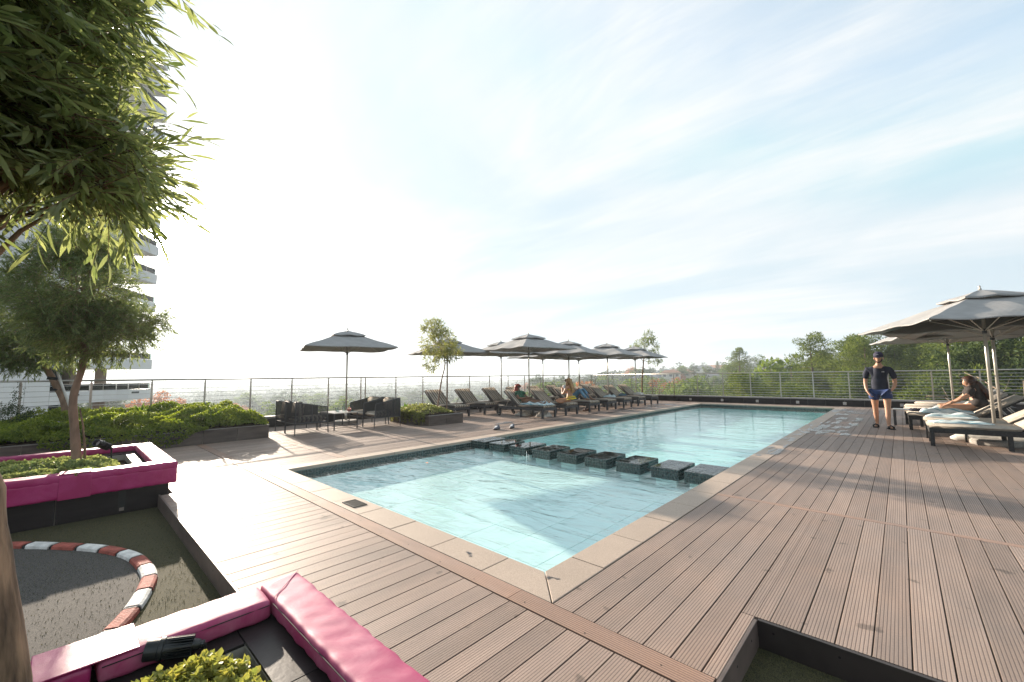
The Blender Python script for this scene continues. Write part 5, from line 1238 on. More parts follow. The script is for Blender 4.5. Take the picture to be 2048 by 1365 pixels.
def face_parts(t, c, f, up, s=1.0, lips=None, beard=None, ears=True, skinm=None):
    c, f, up = Vector(c), Vector(f).normalized(), Vector(up).normalized(); r_ = f.cross(up).normalized()
    for sg in (-1, 1):
        mb = MB(); p = c + f * .082 * s + r_ * sg * .030 * s + up * .008 * s; mb.lathe(p, [(.001, -.005 * s), (.007 * s, -.002 * s), (.007 * s, .002 * s), (.001, .005 * s)], 8); mb.build('eye', DARK, t, smooth=True)
        if ears and skinm: mb = MB(); p = c + r_ * sg * .078 * s - up * .01 * s - f * .01 * s; mb.lathe(p, [(.001, -.030 * s), (.014 * s, -.015 * s), (.016 * s, .012 * s), (.001, .030 * s)], 8); mb.build('ear', skinm, t, smooth=True)
    if beard:
        nd = {'a': (tuple(c + r_ * .062 * s - up * .03 * s + f * .01 * s), (.012 * s, .016 * s)), 'b': (tuple(c + r_ * .045 * s - up * .085 * s + f * .045 * s), (.015 * s, .016 * s)), 'c': (tuple(c - up * .108 * s + f * .062 * s), (.018 * s, .018 * s)),
              'd': (tuple(c - r_ * .045 * s - up * .085 * s + f * .045 * s), (.015 * s, .016 * s)), 'e': (tuple(c - r_ * .062 * s - up * .03 * s + f * .01 * s), (.012 * s, .016 * s))}
        skin('beard', nd, [('a', 'b'), ('b', 'c'), ('c', 'd'), ('d', 'e')], 'c', beard, t)
    mb = MB(); p = c + f * .086 * s - up * .058 * s; mb.tube([p - r_ * .022 * s, p + f * .004 * s, p + r_ * .022 * s], [.003 * s, .006 * s, .003 * s], 6); mb.build('mouth', lips or mat('lips', (.28, .09, .07), .5), t, smooth=True)

def haircap(t, c, f, up, m, s=1.0, low=.35):
    c, f, up = Vector(c), Vector(f).normalized(), Vector(up).normalized(); f = (f - up * f.dot(up)).normalized(); r_ = f.cross(up); vv = []; nu, nv = 18, 9
    for j in range(nv + 1):
        for i in range(nu):
            a = 2 * PI * i / nu; fr = .5 + .5 * math.cos(a); lim = (1.0 + low * 3.0) * (1 - fr) + .95 * fr; th = j / nv * lim
            d = up * math.cos(th) + (f * math.cos(a) + r_ * math.sin(a)) * math.sin(th); rr_ = .125 + .006 * math.sin(a * 7 + j)
            vv.append(c - f * .012 * s + Vector(d) * rr_ * s)
    ff = [(j * nu + i, j * nu + (i + 1) % nu, (j + 1) * nu + (i + 1) % nu, (j + 1) * nu + i) for j in range(nv) for i in range(nu)]
    o = MB().add(vv, ff).build('hair_top', m, t, smooth=True); so_ = o.modifiers.new('s', 'SOLIDIFY'); so_.thickness = .012
# ---- walking man
mt_ = thing('person', 'man in navy cap, dark t-shirt, blue shorts and black slides walking on the right deck', 'person', (1.50, 11.12, 0)); 
nd = {}; ed = []
nd['pelvis'] = ((0.0, 0, .96), (.150, .105)); nd['waist'] = ((0.0, 0, 1.08), (.135, .095)); nd['chest'] = ((0.0, .0, 1.30), (.165, .105)); nd['collar'] = ((0.01, .0, 1.44), (.10, .075)); nd['neck'] = ((.015, -.005, 1.53), .055)
ed += [('pelvis', 'waist'), ('waist', 'chest'), ('chest', 'collar'), ('collar', 'neck')]
head_nodes(nd, ed, 'neck', (.022, -.025, 1.68), (-.12, -1, -.03), (0, 0, 1), 1.03)
chain(nd, ed, 'collar', [((-.19, .0, 1.415), .050), ((-.240, .03, 1.26), .046), ((-.262, .06, 1.10), .042), ((-.255, .0, .97), .040), ((-.225, -.07, .865), .028)], 'ra')
fingers(nd, ed, 'ra4', (-.222, -.075, .855), (.35, -.15, -.8), (.6, .5, .1), (0, -1, -.1), 'rh', .6)
chain(nd, ed, 'collar', [((.205, .0, 1.41), .050), ((.258, .05, 1.26), .046), ((.280, .10, 1.10), .042), ((.260, .05, .99), .040), ((.205, -.02, .905), .028)], 'la')
fingers(nd, ed, 'la4', (.20, -.025, .90), (-.55, -.25, -.75), (-.3, .6, -.2), (.2, -1, .2), 'lh', .5)
chain(nd, ed, 'pelvis', [((-.095, .02, .86), .098), ((-.115, .07, .66), .080), ((-.115, .10, .48), .058), ((-.115, .14, .32), .056), ((-.110, .18, .13), .036), ((-.11, .18, .07), .036), ((-.125, .11, .04), (.038, .026)), ((-.135, .03, .03), (.040, .020))], 'rl')
chain(nd, ed, 'pelvis', [((.095, -.01, .86), .098), ((.115, -.05, .66), .080), ((.112, -.08, .48), .058), ((.108, -.09, .32), .056), ((.105, -.12, .13), .036), ((.108, -.13, .07), .036), ((.135, -.20, .045), (.038, .026)), ((.165, -.27, .035), (.040, .020))], 'll')
skin('body', nd, ed, 'pelvis', SKIN, mt_)
face_parts(mt_, (.022, -.025, 1.68), (-.12, -1, -.03), (0, 0, 1), 1.03, beard=mat('beard_brown', (.05, .025, .018), .7), skinm=SKIN)
s_n = {'g': ((0, 0, .875), (.178, .128)), 'h': ((0, 0, .95), (.172, .124)), 'w': ((0, 0, 1.08), (.174, .122)), 'c': ((0, 0, 1.28), (.185, .118)), 'k': ((.008, .0, 1.445), (.155, .10)), 'n': ((.012, -.003, 1.50), (.080, .068))}
s_e = [('g', 'h'), ('h', 'w'), ('w', 'c'), ('c', 'k'), ('k', 'n')]
chain(s_n, s_e, 'k', [((-.185, .0, 1.430), .083), ((-.238, .025, 1.29), .068), ((-.256, .045, 1.16), .068)], 'a'); chain(s_n, s_e, 'k', [((.20, .0, 1.425), .083), ((.254, .04, 1.29), .068), ((.274, .07, 1.16), .068)], 'b')
skin('t_shirt', s_n, s_e, 'c', NAVY, mt_)
h_n = {'p': ((0, 0, .95), (.165, .115))}; h_e = []
chain(h_n, h_e, 'p', [((-.095, .02, .86), .120), ((-.118, .055, .74), .118), ((-.122, .07, .665), .116)], 'a'); chain(h_n, h_e, 'p', [((.095, -.01, .86), .120), ((.118, -.035, .74), .118), ((.122, -.045, .68), .116)], 'b')
skin('shorts', h_n, h_e, 'p', BLUE, mt_)
cp = MB(); Mh = Matrix.Translation((.022, -.022, 1.715)) @ Matrix.Rotation(R(-7), 4, 'Z') @ Matrix.Rotation(R(6), 4, 'X')
cp.lathe((0, 0, 0), [(.091, -.01), (.094, .03), (.086, .07), (.062, .103), (.030, .118), (.004, .121)], 20, M=Mh)
capo = cp.build('cap', mat('cap_navy', (.022, .018, .045), .8, bump=.3), mt_, smooth=True)
br = MB(); vv = []
for k in range(9):
    a = PI * (k / 8); x = .078 * math.cos(a); vv += [Mh @ Vector((x, -.055 * math.sin(a) - .03, .004)), Mh @ Vector((x * 1.0, -.115 * math.sin(a) - .06, -.012 + .012 * math.cos(a) ** 2))]
br.add(vv, [(2 * k, 2 * k + 2, 2 * k + 3, 2 * k + 1) for k in range(8)]); b_ = br.build('brim', MATS['cap_navy'], capo); so_ = b_.modifiers.new('s', 'SOLIDIFY'); so_.thickness = .005
def emblem(t, c, r_, u, n_, s):
    """three nested quarter arcs beside short bars"""
    c, r_, u, n_ = Vector(c), Vector(r_).normalized(), Vector(u).normalized(), Vector(n_).normalized(); mb = MB()
    for q in (1.0, .66, .33):
        P_ = []
        for k in range(7): a = PI / 2 * k / 6; P_.append(c + r_ * (s * q * math.sin(a)) + u * (s * q * math.cos(a)) + n_ * .002)
        mb.tube(P_, s * .10, 5)
    for k in range(3): z_ = .78 - .34 * k; mb.tube([c - r_ * s * 1.7 + u * s * z_ + n_ * .002, c - r_ * s * .25 + u * s * z_ + n_ * .002], s * .11, 5)
    mb.build('emblem', WPRINT, t)
emblem(mt_, (.085, -.126, 1.335), (1, 0, 0), (0, 0, 1), (0, -1, 0), .024); emblem(mt_, tuple(Mh @ Vector((0, -.093, .045))), (1, 0, 0), (0, 0, 1), (0, -1, .2), .018)
for x, y, rz, z_ in ((-.128, .10, -8, 0), (.138, -.19, 24, 0)):
    Ms = Matrix.Translation((x, y, z_)) @ Matrix.Rotation(R(rz), 4, 'Z')
    s_ = MB(); pr = [(-.045, -.115), (0, -.135), (.045, -.115), (.05, -.02), (.038, .09), (.025, .13), (-.025, .13), (-.038, .09), (-.046, -.02)]
    v0 = [Ms @ Vector((a, b, .002)) for a, b in pr] + [Ms @ Vector((a, b, .024)) for a, b in pr]; k_ = len(pr); s_.add(v0, [tuple(range(k_))[::-1], tuple(range(k_, 2 * k_))] + [(i, (i + 1) % k_, k_ + (i + 1) % k_, k_ + i) for i in range(k_)]); so1 = s_.build('slide', BLACK, mt_)
    u = MB(); u.tube([Ms @ Vector((-.050, -.045, .015)), Ms @ Vector((-.044, -.05, .055)), Ms @ Vector((0, -.05, .075)), Ms @ Vector((.044, -.05, .055)), Ms @ Vector((.050, -.045, .015))], .012, 6)
    u.tube([Ms @ Vector((-.050, -.01, .015)), Ms @ Vector((-.044, -.012, .062)), Ms @ Vector((0, -.012, .085)), Ms @ Vector((.044, -.012, .062)), Ms @ Vector((.050, -.01, .015))], .013, 6); u.build('slide_strap', BLACK, so1, smooth=True)

def sitter(label, hip, chest, head, hf, sk, arms, legs, up=(0, 0, 1), hip_r=(.15, .12), ch_r=(.135, .10), s=.93):
    t = thing('person', label, 'person', hip); H = Vector(hip); L = lambda p: tuple(Vector(p) - H)
    nd = {'pelvis': ((0, 0, 0), hip_r), 'waist': (tuple(Vector(L(chest)) * .48), (hip_r[0] * .80, hip_r[1] * .8)), 'chest': (L(chest), ch_r)}; ed = [('pelvis', 'waist'), ('waist', 'chest')]
    hc = Vector(L(head)); cc = Vector(L(chest)); nk = cc.lerp(hc, .55); nd['collar'] = (tuple(cc.lerp(hc, .30)), (.085, .07)); nd['neck'] = (tuple(nk), .045); ed += [('chest', 'collar'), ('collar', 'neck')]
    head_nodes(nd, ed, 'neck', hc, hf, up, s)
    for i, (pts, pn, sd_) in enumerate(arms):
        rad = [.055, .042, .036, .024]
        k = chain(nd, ed, 'collar', [(L(p), rad[min(j, 3)]) for j, p in enumerate(pts)], 'a%d' % i); d = Vector(pts[-1]) - Vector(pts[-2]); fingers(nd, ed, k, L(pts[-1]), d, pn, sd_, 'h%d' % i, .5, .9)
    for i, pts in enumerate(legs):
        rad = [.090, .068, .055, .052, .034, (.034, .024), (.032, .018)]
        chain(nd, ed, 'pelvis', [(L(p), rad[min(j, 6)]) for j, p in enumerate(pts)], 'l%d' % i)
    skin('body', nd, ed, 'pelvis', sk, t); face_parts(t, hc, hf, up, s, ears=False)
    return t, L
# red haired woman reclining
y = 8.33
t, Lc = sitter('woman with red hair and green patterned top reclining on the front lounger, holding a phone', (-7.50, y, .50), (-7.76, y, .70), (-7.80, y, .96), (1, -.25, -.25), SKIND,
    [([(-7.74, y - .17, .78), (-7.60, y - .21, .62), (-7.50, y - .18, .60), (-7.30, y - .08, .62)], (-.2, 0, -1), (0, 1, 0)), ([(-7.74, y + .17, .78), (-7.60, y + .22, .62), (-7.48, y + .18, .60), (-7.28, y + .08, .62)], (-.2, 0, -1), (0, -1, 0))],
    [[(-7.38, y - .10, .49), (-7.15, y - .12, .50), (-6.98, y - .12, .50), (-6.75, y - .12, .46), (-6.58, y - .12, .45), (-6.52, y - .12, .49), (-6.50, y - .12, .54)], [(-7.38, y + .10, .49), (-7.15, y + .12, .50), (-6.98, y + .12, .50), (-6.75, y + .12, .46), (-6.58, y + .12, .45), (-6.52, y + .12, .49), (-6.50, y + .12, .54)]])
sn = {'p': ((-.02, 0, .02), (.155, .125)), 'c': (Lc((-7.76, y, .70)), (.155, .12)), 'k': (Lc((-7.775, y, .80)), (.11, .085))}; se = [('p', 'c'), ('c', 'k')]
chain(sn, se, 'k', [(Lc((-7.74, y - .17, .79)), .066), (Lc((-7.66, y - .20, .68)), .062)], 'a'); chain(sn, se, 'k', [(Lc((-7.74, y + .17, .79)), .066), (Lc((-7.66, y + .21, .68)), .062)], 'b'); skin('top', sn, se, 'c', GREENC, t)
hn = {'a': (Lc((-7.83, y, 1.03)), (.095, .09)), 'b': (Lc((-7.88, y, .95)), (.085, .10)), 'c': (Lc((-7.86, y - .04, .84)), (.07, .09)), 'd': (Lc((-7.84, y - .07, .76)), (.04, .06))}; skin('hair', hn, [('a', 'b'), ('b', 'c'), ('c', 'd')], 'b', REDH, t); haircap(t, Lc((-7.80, y, .96)), (1, -.25, -.25), (0, 0, 1), REDH, .95)
MB().box(-.035, .035, -.004, .004, -.07, .07, M=Matrix.Translation(Lc((-7.19, y, .66))) @ Matrix.Rotation(R(30), 4, 'Y') @ Matrix.Rotation(R(90), 4, 'Z')).build('phone', BLACK, t)
sg = MB(); sg.box(.062, .082, -.055, .055, -.01, .022, M=Matrix.Translation(Lc((-7.80, y, .97))) @ Matrix.Rotation(R(-14), 4, 'Z')); sg.build('sunglasses', BLACK, t)
# blonde woman
y = 9.50
t, Lc = sitter('long haired blonde woman in yellow string bikini sitting on the foot of a lounger', (-6.42, y, .52), (-6.46, y, .86), (-6.50, y, 1.14), (-1, .1, -.25), SKINB,
    [([(-6.47, y - .16, .95), (-6.54, y - .22, .76), (-6.66, y - .15, .72), (-6.74, y - .06, .84)], (-.5, 0, .5), (0, 0, 1)), ([(-6.47, y + .16, .95), (-6.54, y + .22, .76), (-6.68, y + .15, .74), (-6.76, y + .06, .86)], (-.5, 0, .5), (0, 0, 1))],
    [[(-6.52, y - .09, .50), (-6.78, y - .16, .50), (-6.90, y - .20, .48), (-6.72, y - .24, .45), (-6.56, y - .22, .44)], [(-6.52, y + .09, .50), (-6.80, y + .14, .50), (-6.94, y + .16, .48), (-6.80, y + .02, .45), (-6.68, y - .08, .44)]], hip_r=(.17, .145), ch_r=(.125, .09))
hn = {'a': (Lc((-6.48, y, 1.20)), (.09, .085)), 'b': (Lc((-6.42, y, 1.12)), (.085, .07)), 'c': (Lc((-6.35, y, .98)), (.095, .05)), 'd': (Lc((-6.32, y, .84)), (.10, .045)), 'e': (Lc((-6.33, y, .74)), (.06, .03)), 'f': (Lc((-6.56, y - .08, .95)), (.03, .03)), 'g': (Lc((-6.58, y - .07, .84)), (.02, .02))}
skin('hair', hn, [('a', 'b'), ('b', 'c'), ('c', 'd'), ('d', 'e'), ('a', 'f'), ('f', 'g')], 'b', BLONDE, t); haircap(t, Lc((-6.50, y, 1.14)), (-1, .1, -.25), (0, 0, 1), BLONDE, .95)
mb = MB()
def ring(c, rx, ry, tilt, n_=16): 
    M_ = Matrix.Translation(Lc(c)) @ Matrix.Rotation(tilt, 4, 'Y'); return [M_ @ Vector((rx * math.cos(2 * PI * k / n_), ry * math.sin(2 * PI * k / n_), 0)) for k in range(n_ + 1)]
mb.tube(ring((-6.42, y, .60), .150, .175, R(-8)), .008, 5); mb.tube(ring((-6.43, y, .65), .135, .155, R(6)), .006, 5); mb.tube(ring((-6.45, y, .88), .11, .135, R(3)), .006, 5); mb.build('bikini_strap', YELLOW, t)
mb = MB(); mb.tube(ring((-6.40, y, .54), .165, .185, R(-14)), .011, 5); mb.build('bikini_bottom', YELLOW, t)
# man in jeans
y = 11.08
t, Lc = sitter('dark haired man in white top and jeans sitting with raised knees behind the blonde woman', (-7.52, y, .52), (-7.74, y, .82), (-7.70, y - .02, 1.10), (1, -.4, -.35), SKIND,
    [([(-7.72, y - .19, .92), (-7.56, y - .25, .74), (-7.44, y - .2, .70), (-7.24, y - .08, .76)], (-.2, 0, -1), (0, 1, 0)), ([(-7.72, y + .19, .92), (-7.56, y + .25, .74), (-7.42, y + .2, .72), (-7.22, y + .10, .78)], (-.2, 0, -1), (0, -1, 0))],
    [[(-7.40, y - .10, .52), (-7.20, y - .13, .70), (-7.06, y - .14, .86), (-6.94, y - .14, .68), (-6.78, y - .14, .47), (-6.68, y - .14, .44), (-6.60, y - .14, .435)], [(-7.40, y + .10, .52), (-7.18, y + .12, .66), (-7.02, y + .13, .80), (-6.86, y + .13, .62), (-6.68, y + .13, .46), (-6.56, y + .13, .44), (-6.48, y + .13, .435)]])
sn = {'p': ((-.02, 0, .02), (.165, .135)), 'c': (Lc((-7.74, y, .82)), (.175, .13)), 'k': (Lc((-7.735, y, .93)), (.13, .095))}; se = [('p', 'c'), ('c', 'k')]
chain(sn, se, 'k', [(Lc((-7.72, y - .19, .93)), .072), (Lc((-7.62, y - .23, .80)), .068)], 'a'); chain(sn, se, 'k', [(Lc((-7.72, y + .19, .93)), .072), (Lc((-7.62, y + .23, .80)), .068)], 'b'); skin('top', sn, se, 'c', WCLOTH, t)
jn = {'p': ((0, 0, 0), (.16, .125))}; je = []
for q, yy in enumerate((-1, 1)): chain(jn, je, 'p', [(Lc((-7.40, y + yy * .10, .52)), .100), (Lc((-7.19, y + yy * .125, .68)), .082), (Lc((-7.04, y + yy * .135, .83)), .070), (Lc((-6.90, y + yy * .135, .65)), .064), (Lc((-6.74, y + yy * .135, .48)), .056)], 'j%d' % q)
skin('jeans', jn, je, 'p', JEANS, t)
skin('hair', {'a': (Lc((-7.72, y - .02, 1.19)), (.08, .085)), 'b': (Lc((-7.77, y, 1.12)), (.07, .08))}, [('a', 'b')], 'a', BLKH, t); haircap(t, Lc((-7.70, y - .02, 1.10)), (1, -.4, -.35), (0, 0, 1), BLKH, .92, .1)
# long haired woman, seen from behind
y = 11.42
t, Lc = sitter('woman with long dark brown hair and black t-shirt sitting on a wicker lounger', (3.10, y, .53), (3.06, y, .84), (2.98, y, 1.10), (-1, .25, -.15), SKIN,
    [([(3.02, y - .20, .93), (2.90, y - .30, .78), (2.78, y - .30, .70), (2.60, y - .22, .60)], (0, 0, -1), (-.3, 1, 0)), ([(3.02, y + .20, .93), (2.90, y + .28, .76), (2.78, y + .26, .66), (2.62, y + .18, .60)], (0, 0, -1), (-.3, -1, 0))],
    [[(2.95, y - .11, .52), (2.65, y - .15, .54), (2.48, y - .17, .55), (2.62, y - .05, .48), (2.78, y + .05, .46)], [(2.95, y + .11, .52), (2.66, y + .17, .54), (2.48, y + .19, .55), (2.58, y + .05, .48), (2.74, y - .08, .46)]], hip_r=(.22, .17), ch_r=(.18, .125), s=1.0)
sn = {'p': ((0, 0, .0), (.25, .19)), 'm': (Lc((3.10, y, .70)), (.215, .165)), 'c': (Lc((3.07, y, .86)), (.205, .145)), 'k': (Lc((3.04, y, .97)), (.14, .10))}; se = [('p', 'm'), ('m', 'c'), ('c', 'k')]
chain(sn, se, 'k', [(Lc((3.02, y - .20, .94)), .085), (Lc((2.92, y - .28, .81)), .080)], 'a'); chain(sn, se, 'k', [(Lc((3.02, y + .20, .94)), .085), (Lc((2.92, y + .27, .80)), .080)], 'b'); skin('t_shirt', sn, se, 'c', DGREY, t)
hn = {'a': (Lc((3.00, y, 1.16)), (.105, .10)), 'b': (Lc((3.06, y, 1.08)), (.12, .095)), 'c': (Lc((3.17, y, .96)), (.18, .10)), 'd': (Lc((3.24, y, .84)), (.19, .075)), 'e': (Lc((3.27, y - .04, .70)), (.13, .06)), 'f': (Lc((2.99, y - .11, .98)), (.045, .05)), 'g': (Lc((3.0, y - .16, .86)), (.035, .035)), 'h': (Lc((3.02, y - .17, .74)), (.02, .02))}
skin('hair', hn, [('a', 'b'), ('b', 'c'), ('c', 'd'), ('d', 'e'), ('b', 'f'), ('f', 'g'), ('g', 'h')], 'b', BRUN, t); haircap(t, Lc((2.98, y, 1.10)), (-1, .25, -.15), (0, 0, 1), BRUN, 1.05, .5)

# ================================================================== APARTMENT TOWER
tw = thing('apartment_tower', 'tall white panelled apartment tower with projecting balconies beyond the left railing', 'apartment building', (-57.0, 3.8, 0), math.atan2(-.623, .783))
# local x runs along the facade towards the camera, local y points away from the terrace (behind the facade) as negative
FH = 3.1; nfl = 12; base_z = -.55
SD = -1                     # depth goes to local -y
pan = {}
def tbox(name, m, x0, x1, y0, y1, z0, z1, par=tw, me=None):
    return MB().box(x0, x1, y0, y1, z0, z1).build(name, m, par)
tbox('tower_body', TJOINT, 11.3, 32, -14, -.15, -22, base_z + FH * nfl)
tbox('core_wall', WPANEL, 6.6, 11.29, -14, -2.3, -22, base_z + FH * nfl)
pme = MB().box(.02, 1.98, -.15, 0, .02, FH - .02).mesh('panel', WPANEL)
for fl in range(-3, nfl):
    for k in range(5 if fl > -3 else 5):
        link('panel', pme, tw, (11.3 + k * 2.0, 0, base_z + FH * fl))
bpm = MB().box(.012, 1.488, -.10, 0, .0, 1.04).mesh('balcony_panel', WPANEL)
bpe = MB().box(-.10, 0, .012, 1.488, .0, 1.04).mesh('balcony_panel', WPANEL)
gpm = MB().box(.03, 1.47, -.055, -.04, 1.06, 1.62).mesh('glass_pane', TGLASS); rpm = MB().box(-.02, .02, -.07, -.03, 1.04, 1.66).mesh('railing_post', STEEL)
cme = MB().box(0, .6, -.6, 0, 1.045, FH).mesh('column', COLB)
wme = MB().box(0, 1.5, 0, .05, .15, FH - .95).mesh('window', WINDARK)
for fl in range(-2, nfl):
    z = base_z + FH * fl + .0
    tbox('balcony_slab', WPANEL, -.02, 11.28, -6.0, -.101, z + .02, z + .30)
    for k in range(8):
        if k * 1.5 + 1.5 < 11.4 + 1: link('balcony_panel', bpm, tw, (-.0 + k * 1.5 if k < 7 else 10.5 - .0, 0, z)) if k < 7 else None
    tbox('balcony_panel', WPANEL, 10.51, 11.28, -.10, 0, z, z + 1.04)
    for k in range(4): link('balcony_panel', bpe, tw, (-.021, -6.0 + k * 1.5 - .02, z))
    link('glass_pane', gpm, tw, (.1, -.001, z)); 
    for k in range(1, 7): link('glass_pane', gpm, tw, (k * 1.5, -.001, z))
    for k in range(8): link('railing_post', rpm, tw, (.05 + k * 1.5, 0, z))
    tbox('railing_post', STEEL, .03, 11.2, -.07, -.035, z + 1.64, z + 1.68)
    link('column', cme, tw, (3.6, -1.6, z)); link('column', cme, tw, (7.0, -1.6, z + .001))
    # glazing with curtains between the core wall and the body
    tbox('curtain', CURT, 8.1, 11.2, -2.25, -2.20, z + 1.05 - .75, z + FH - .05)
    tbox('window', TGLASS, 7.9, 11.25, -2.05, -2.02, z + .35, z + FH - .05)
    tbox('window', WINDARK, 6.55, 6.6, -8, -2.8, z + .35, z + FH - .3)
tbox('vent', WINDARK, 1.6, 2.6, .002, .02, base_z + .62, base_z + .80); tbox('vent', WINDARK, 1.6, 2.6, .002, .02, base_z - FH + .62, base_z - FH + .80); tbox('vent', WINDARK, 8.6, 9.3, .002, .02, base_z + .62, base_z + .80)
tbox('roof_slab', WPANEL, 0, 32, -14, -.16, base_z + FH * nfl, base_z + FH * nfl + .4)

# ================================================================== VALLEY
def sst(a, b, x): t_ = np.clip((x - a) / (b - a), 0, 1); return t_ * t_ * (3 - 2 * t_)
def gh(x, y):
    dx = x - CAM.x; dy = y - CAM.y; r = np.hypot(dx, dy); az = np.degrees(np.arctan2(dx, dy))
    a = sst(-52, -14, az) * (1 - .6 * sst(60, 130, az))
    h = -25 + a * (11.5 * sst(15, 70, r) + 13.0 * sst(60, 330, r)) + a * 5.0 * sst(-26, -8, az) * sst(100, 260, r) * (1 - sst(90, 150, az))
    h += 1.6 * np.sin(x * .021 + 1) * np.sin(y * .017) * sst(60, 200, r) + .5 * np.sin(x * .09) * np.cos(y * .07)
    return h - 14 * sst(700, 3500, r) * a
nr, na = 74, 180
rr = 12 * (7000 / 12) ** (np.linspace(0, 1, nr)); aa = np.linspace(0, 2 * PI, na, endpoint=False)
RR, AA = np.meshgrid(rr, aa, indexing='ij'); X = CAM.x + RR * np.sin(AA); Y = CAM.y + RR * np.cos(AA); Z = gh(X, Y)
V = np.column_stack([X.ravel(), Y.ravel(), Z.ravel()]); F = [(i * na + j, i * na + (j + 1) % na, (i + 1) * na + (j + 1) % na, (i + 1) * na + j) for i in range(nr - 1) for j in range(na)]
F.append(tuple(range(na))[::-1])
me = bpy.data.meshes.new('valley_ground'); me.from_pydata(V.tolist(), [], F); me.materials.append(GROUND); me.polygons.foreach_set('use_smooth', [True] * len(me.polygons)); o = link('valley_ground', me); o['kind'] = 'structure'
o = MB().box(-11.5, 9.2, -8.5, 19.05, -30, -2.1).build('terrace_podium', CONC); o['kind'] = 'structure'
mb = MB(); mb.box(-11.5, -11.28, -6.2, 19.05, -2.1, .0); mb.box(-11.28, 9.2, 18.9, 19.05, -2.1, .0); mb.build('terrace_edge', CONC)['kind'] = 'structure'

# tree prototypes at their own size; crown and trunk meshes are shared
def proto(kind, seed):
    q = np.random.RandomState(seed); r2 = random.Random(seed); mb = MB(); P_, D_, N_, Ls, Ws = [], [], [], [], []
    def clump(c, rad, n_, L_, w_, flat=1.0):
        u = q.normal(size=(n_, 3)); u /= np.linalg.norm(u, axis=1, keepdims=True); p = np.array(c) + u * (q.uniform(.25, 1, n_) ** .5)[:, None] * np.array([rad, rad, rad * flat])
        P_.append(p); D_.append(u * .7 + q.normal(size=(n_, 3)) * .6 + np.array([0, 0, .15])); Ls.append(q.uniform(*L_, n_)); Ws.append(q.uniform(*w_, n_))
    if kind == 'pine':
        H = 20; bend = r2.uniform(-.8, .8); mb.tube([(0, 0, 0), (bend * .4, 0, H * .3), (bend, .3, H * .65), (bend * .7, .2, H * .97)], [.38, .30, .18, .04], 8)
        for k in range(46):
            t_ = .16 + .82 * (k / 45) ** .9; a = k * 2.4 + r2.uniform(-.4, .4); L_ = (4.6 * (1 - t_) ** .75 + .7) * r2.uniform(.65, 1.15); z = H * t_; bx = bend * min(1, t_ * 1.2)
            e = (bx + math.cos(a) * L_, math.sin(a) * L_, z + L_ * r2.uniform(.05, .35)); mb.tube([(bx, .2, z), ((bx + e[0]) / 2, e[1] / 2, z + L_ * .05), e], [.09 * (1.2 - t_), .06 * (1.2 - t_), .015], 5)
            for s_ in (.45, .72, 1.0):
                c = (bx + (e[0] - bx) * s_, e[1] * s_, z + (e[2] - z) * s_ + .1); clump(c, .66 + .38 * (1 - t_), 110, (.18, .34), (.05, .09), .6)
    if kind == 'roundpine':
        H = 18; mb.tube([(0, 0, 0), (.2, 0, H * .5), (.1, .1, H * .92)], [.35, .26, .05], 8)
        for k in range(60):
            u = q.normal(size=3); u /= np.linalg.norm(u); c = np.array([0, 0, H * .66]) + u * np.array([3.9, 3.9, H * .30]) * q.uniform(.45, 1.0); c = tuple(c)
            clump(c, .85, 120, (.2, .36), (.06, .11), .75)
            if k % 4 == 0: mb.tube([(0, 0, H * .4), (c[0] * .5, c[1] * .5, (H * .4 + c[2]) / 2), c], [.10, .06, .02], 5)
    if kind == 'broad':
        H = 10; mb.tube([(0, 0, 0), (.2, .1, H * .35), (.1, -.1, H * .6)], [.32, .24, .12], 8)
        for k in range(58):
            u = q.normal(size=3); u /= np.linalg.norm(u); c = np.array([0, 0, H * .62]) + u * np.array([4.0, 4.0, H * .33]) * q.uniform(.5, 1.0) * (1 + .15 * math.sin(k)); c = tuple(c)
            clump(c, .95, 75, (.28, .50), (.16, .30), .75)
            if k % 4 == 0: mb.tube([(0, 0, H * .3), (c[0] * .5, c[1] * .5, (H * .3 + c[2]) / 2), c], [.12, .07, .02], 5)
    if kind == 'conifer':
        H = 12; mb.tube([(0, 0, 0), (0, 0, H * .95)], [.25, .04], 6)
        for k in range(52):
            t_ = .1 + .88 * k / 51; a = k * 2.4; L_ = 2.5 * (1 - t_) + .3; clump((math.cos(a) * L_ * .75, math.sin(a) * L_ * .75, H * t_), .75 * (1.1 - t_) + .2, 55, (.22, .42), (.07, .14), .8)
    if kind == 'bare':
        H = 11; mb.tube([(0, 0, 0), (.2, 0, H * .5), (.6, .1, H)], [.16, .11, .03], 6)
        for k in range(26):
            t_ = .3 + .65 * r2.random(); a = r2.uniform(0, 6.28); L_ = r2.uniform(1.2, 3.2); s_ = Vector((.4 * t_, 0, H * t_)); e = s_ + Vector((math.cos(a) * L_, math.sin(a) * L_, L_ * r2.uniform(.1, .6))); m_ = s_.lerp(e, .5) + Vector((0, 0, .25)); mb.tube([s_, m_, e], [.035, .022, .008], 5)
            for j in range(3): f_ = m_.lerp(e, r2.random()); g2 = f_ + Vector(unit(1)[0]) * r2.uniform(.4, .9); mb.tube([f_, g2], [.018, .006], 4)
            if k % 3 == 0: clump(tuple(e), .5, 40, (.08, .16), (.02, .04), .6)
    P_ = np.concatenate(P_); D_ = np.concatenate(D_); n_ = len(P_)
    return H, mb, leaves(P_, D_, q.normal(size=(n_, 3)) + np.array([0, 0, .8]), np.concatenate(Ls), np.concatenate(Ws))
PR = {}
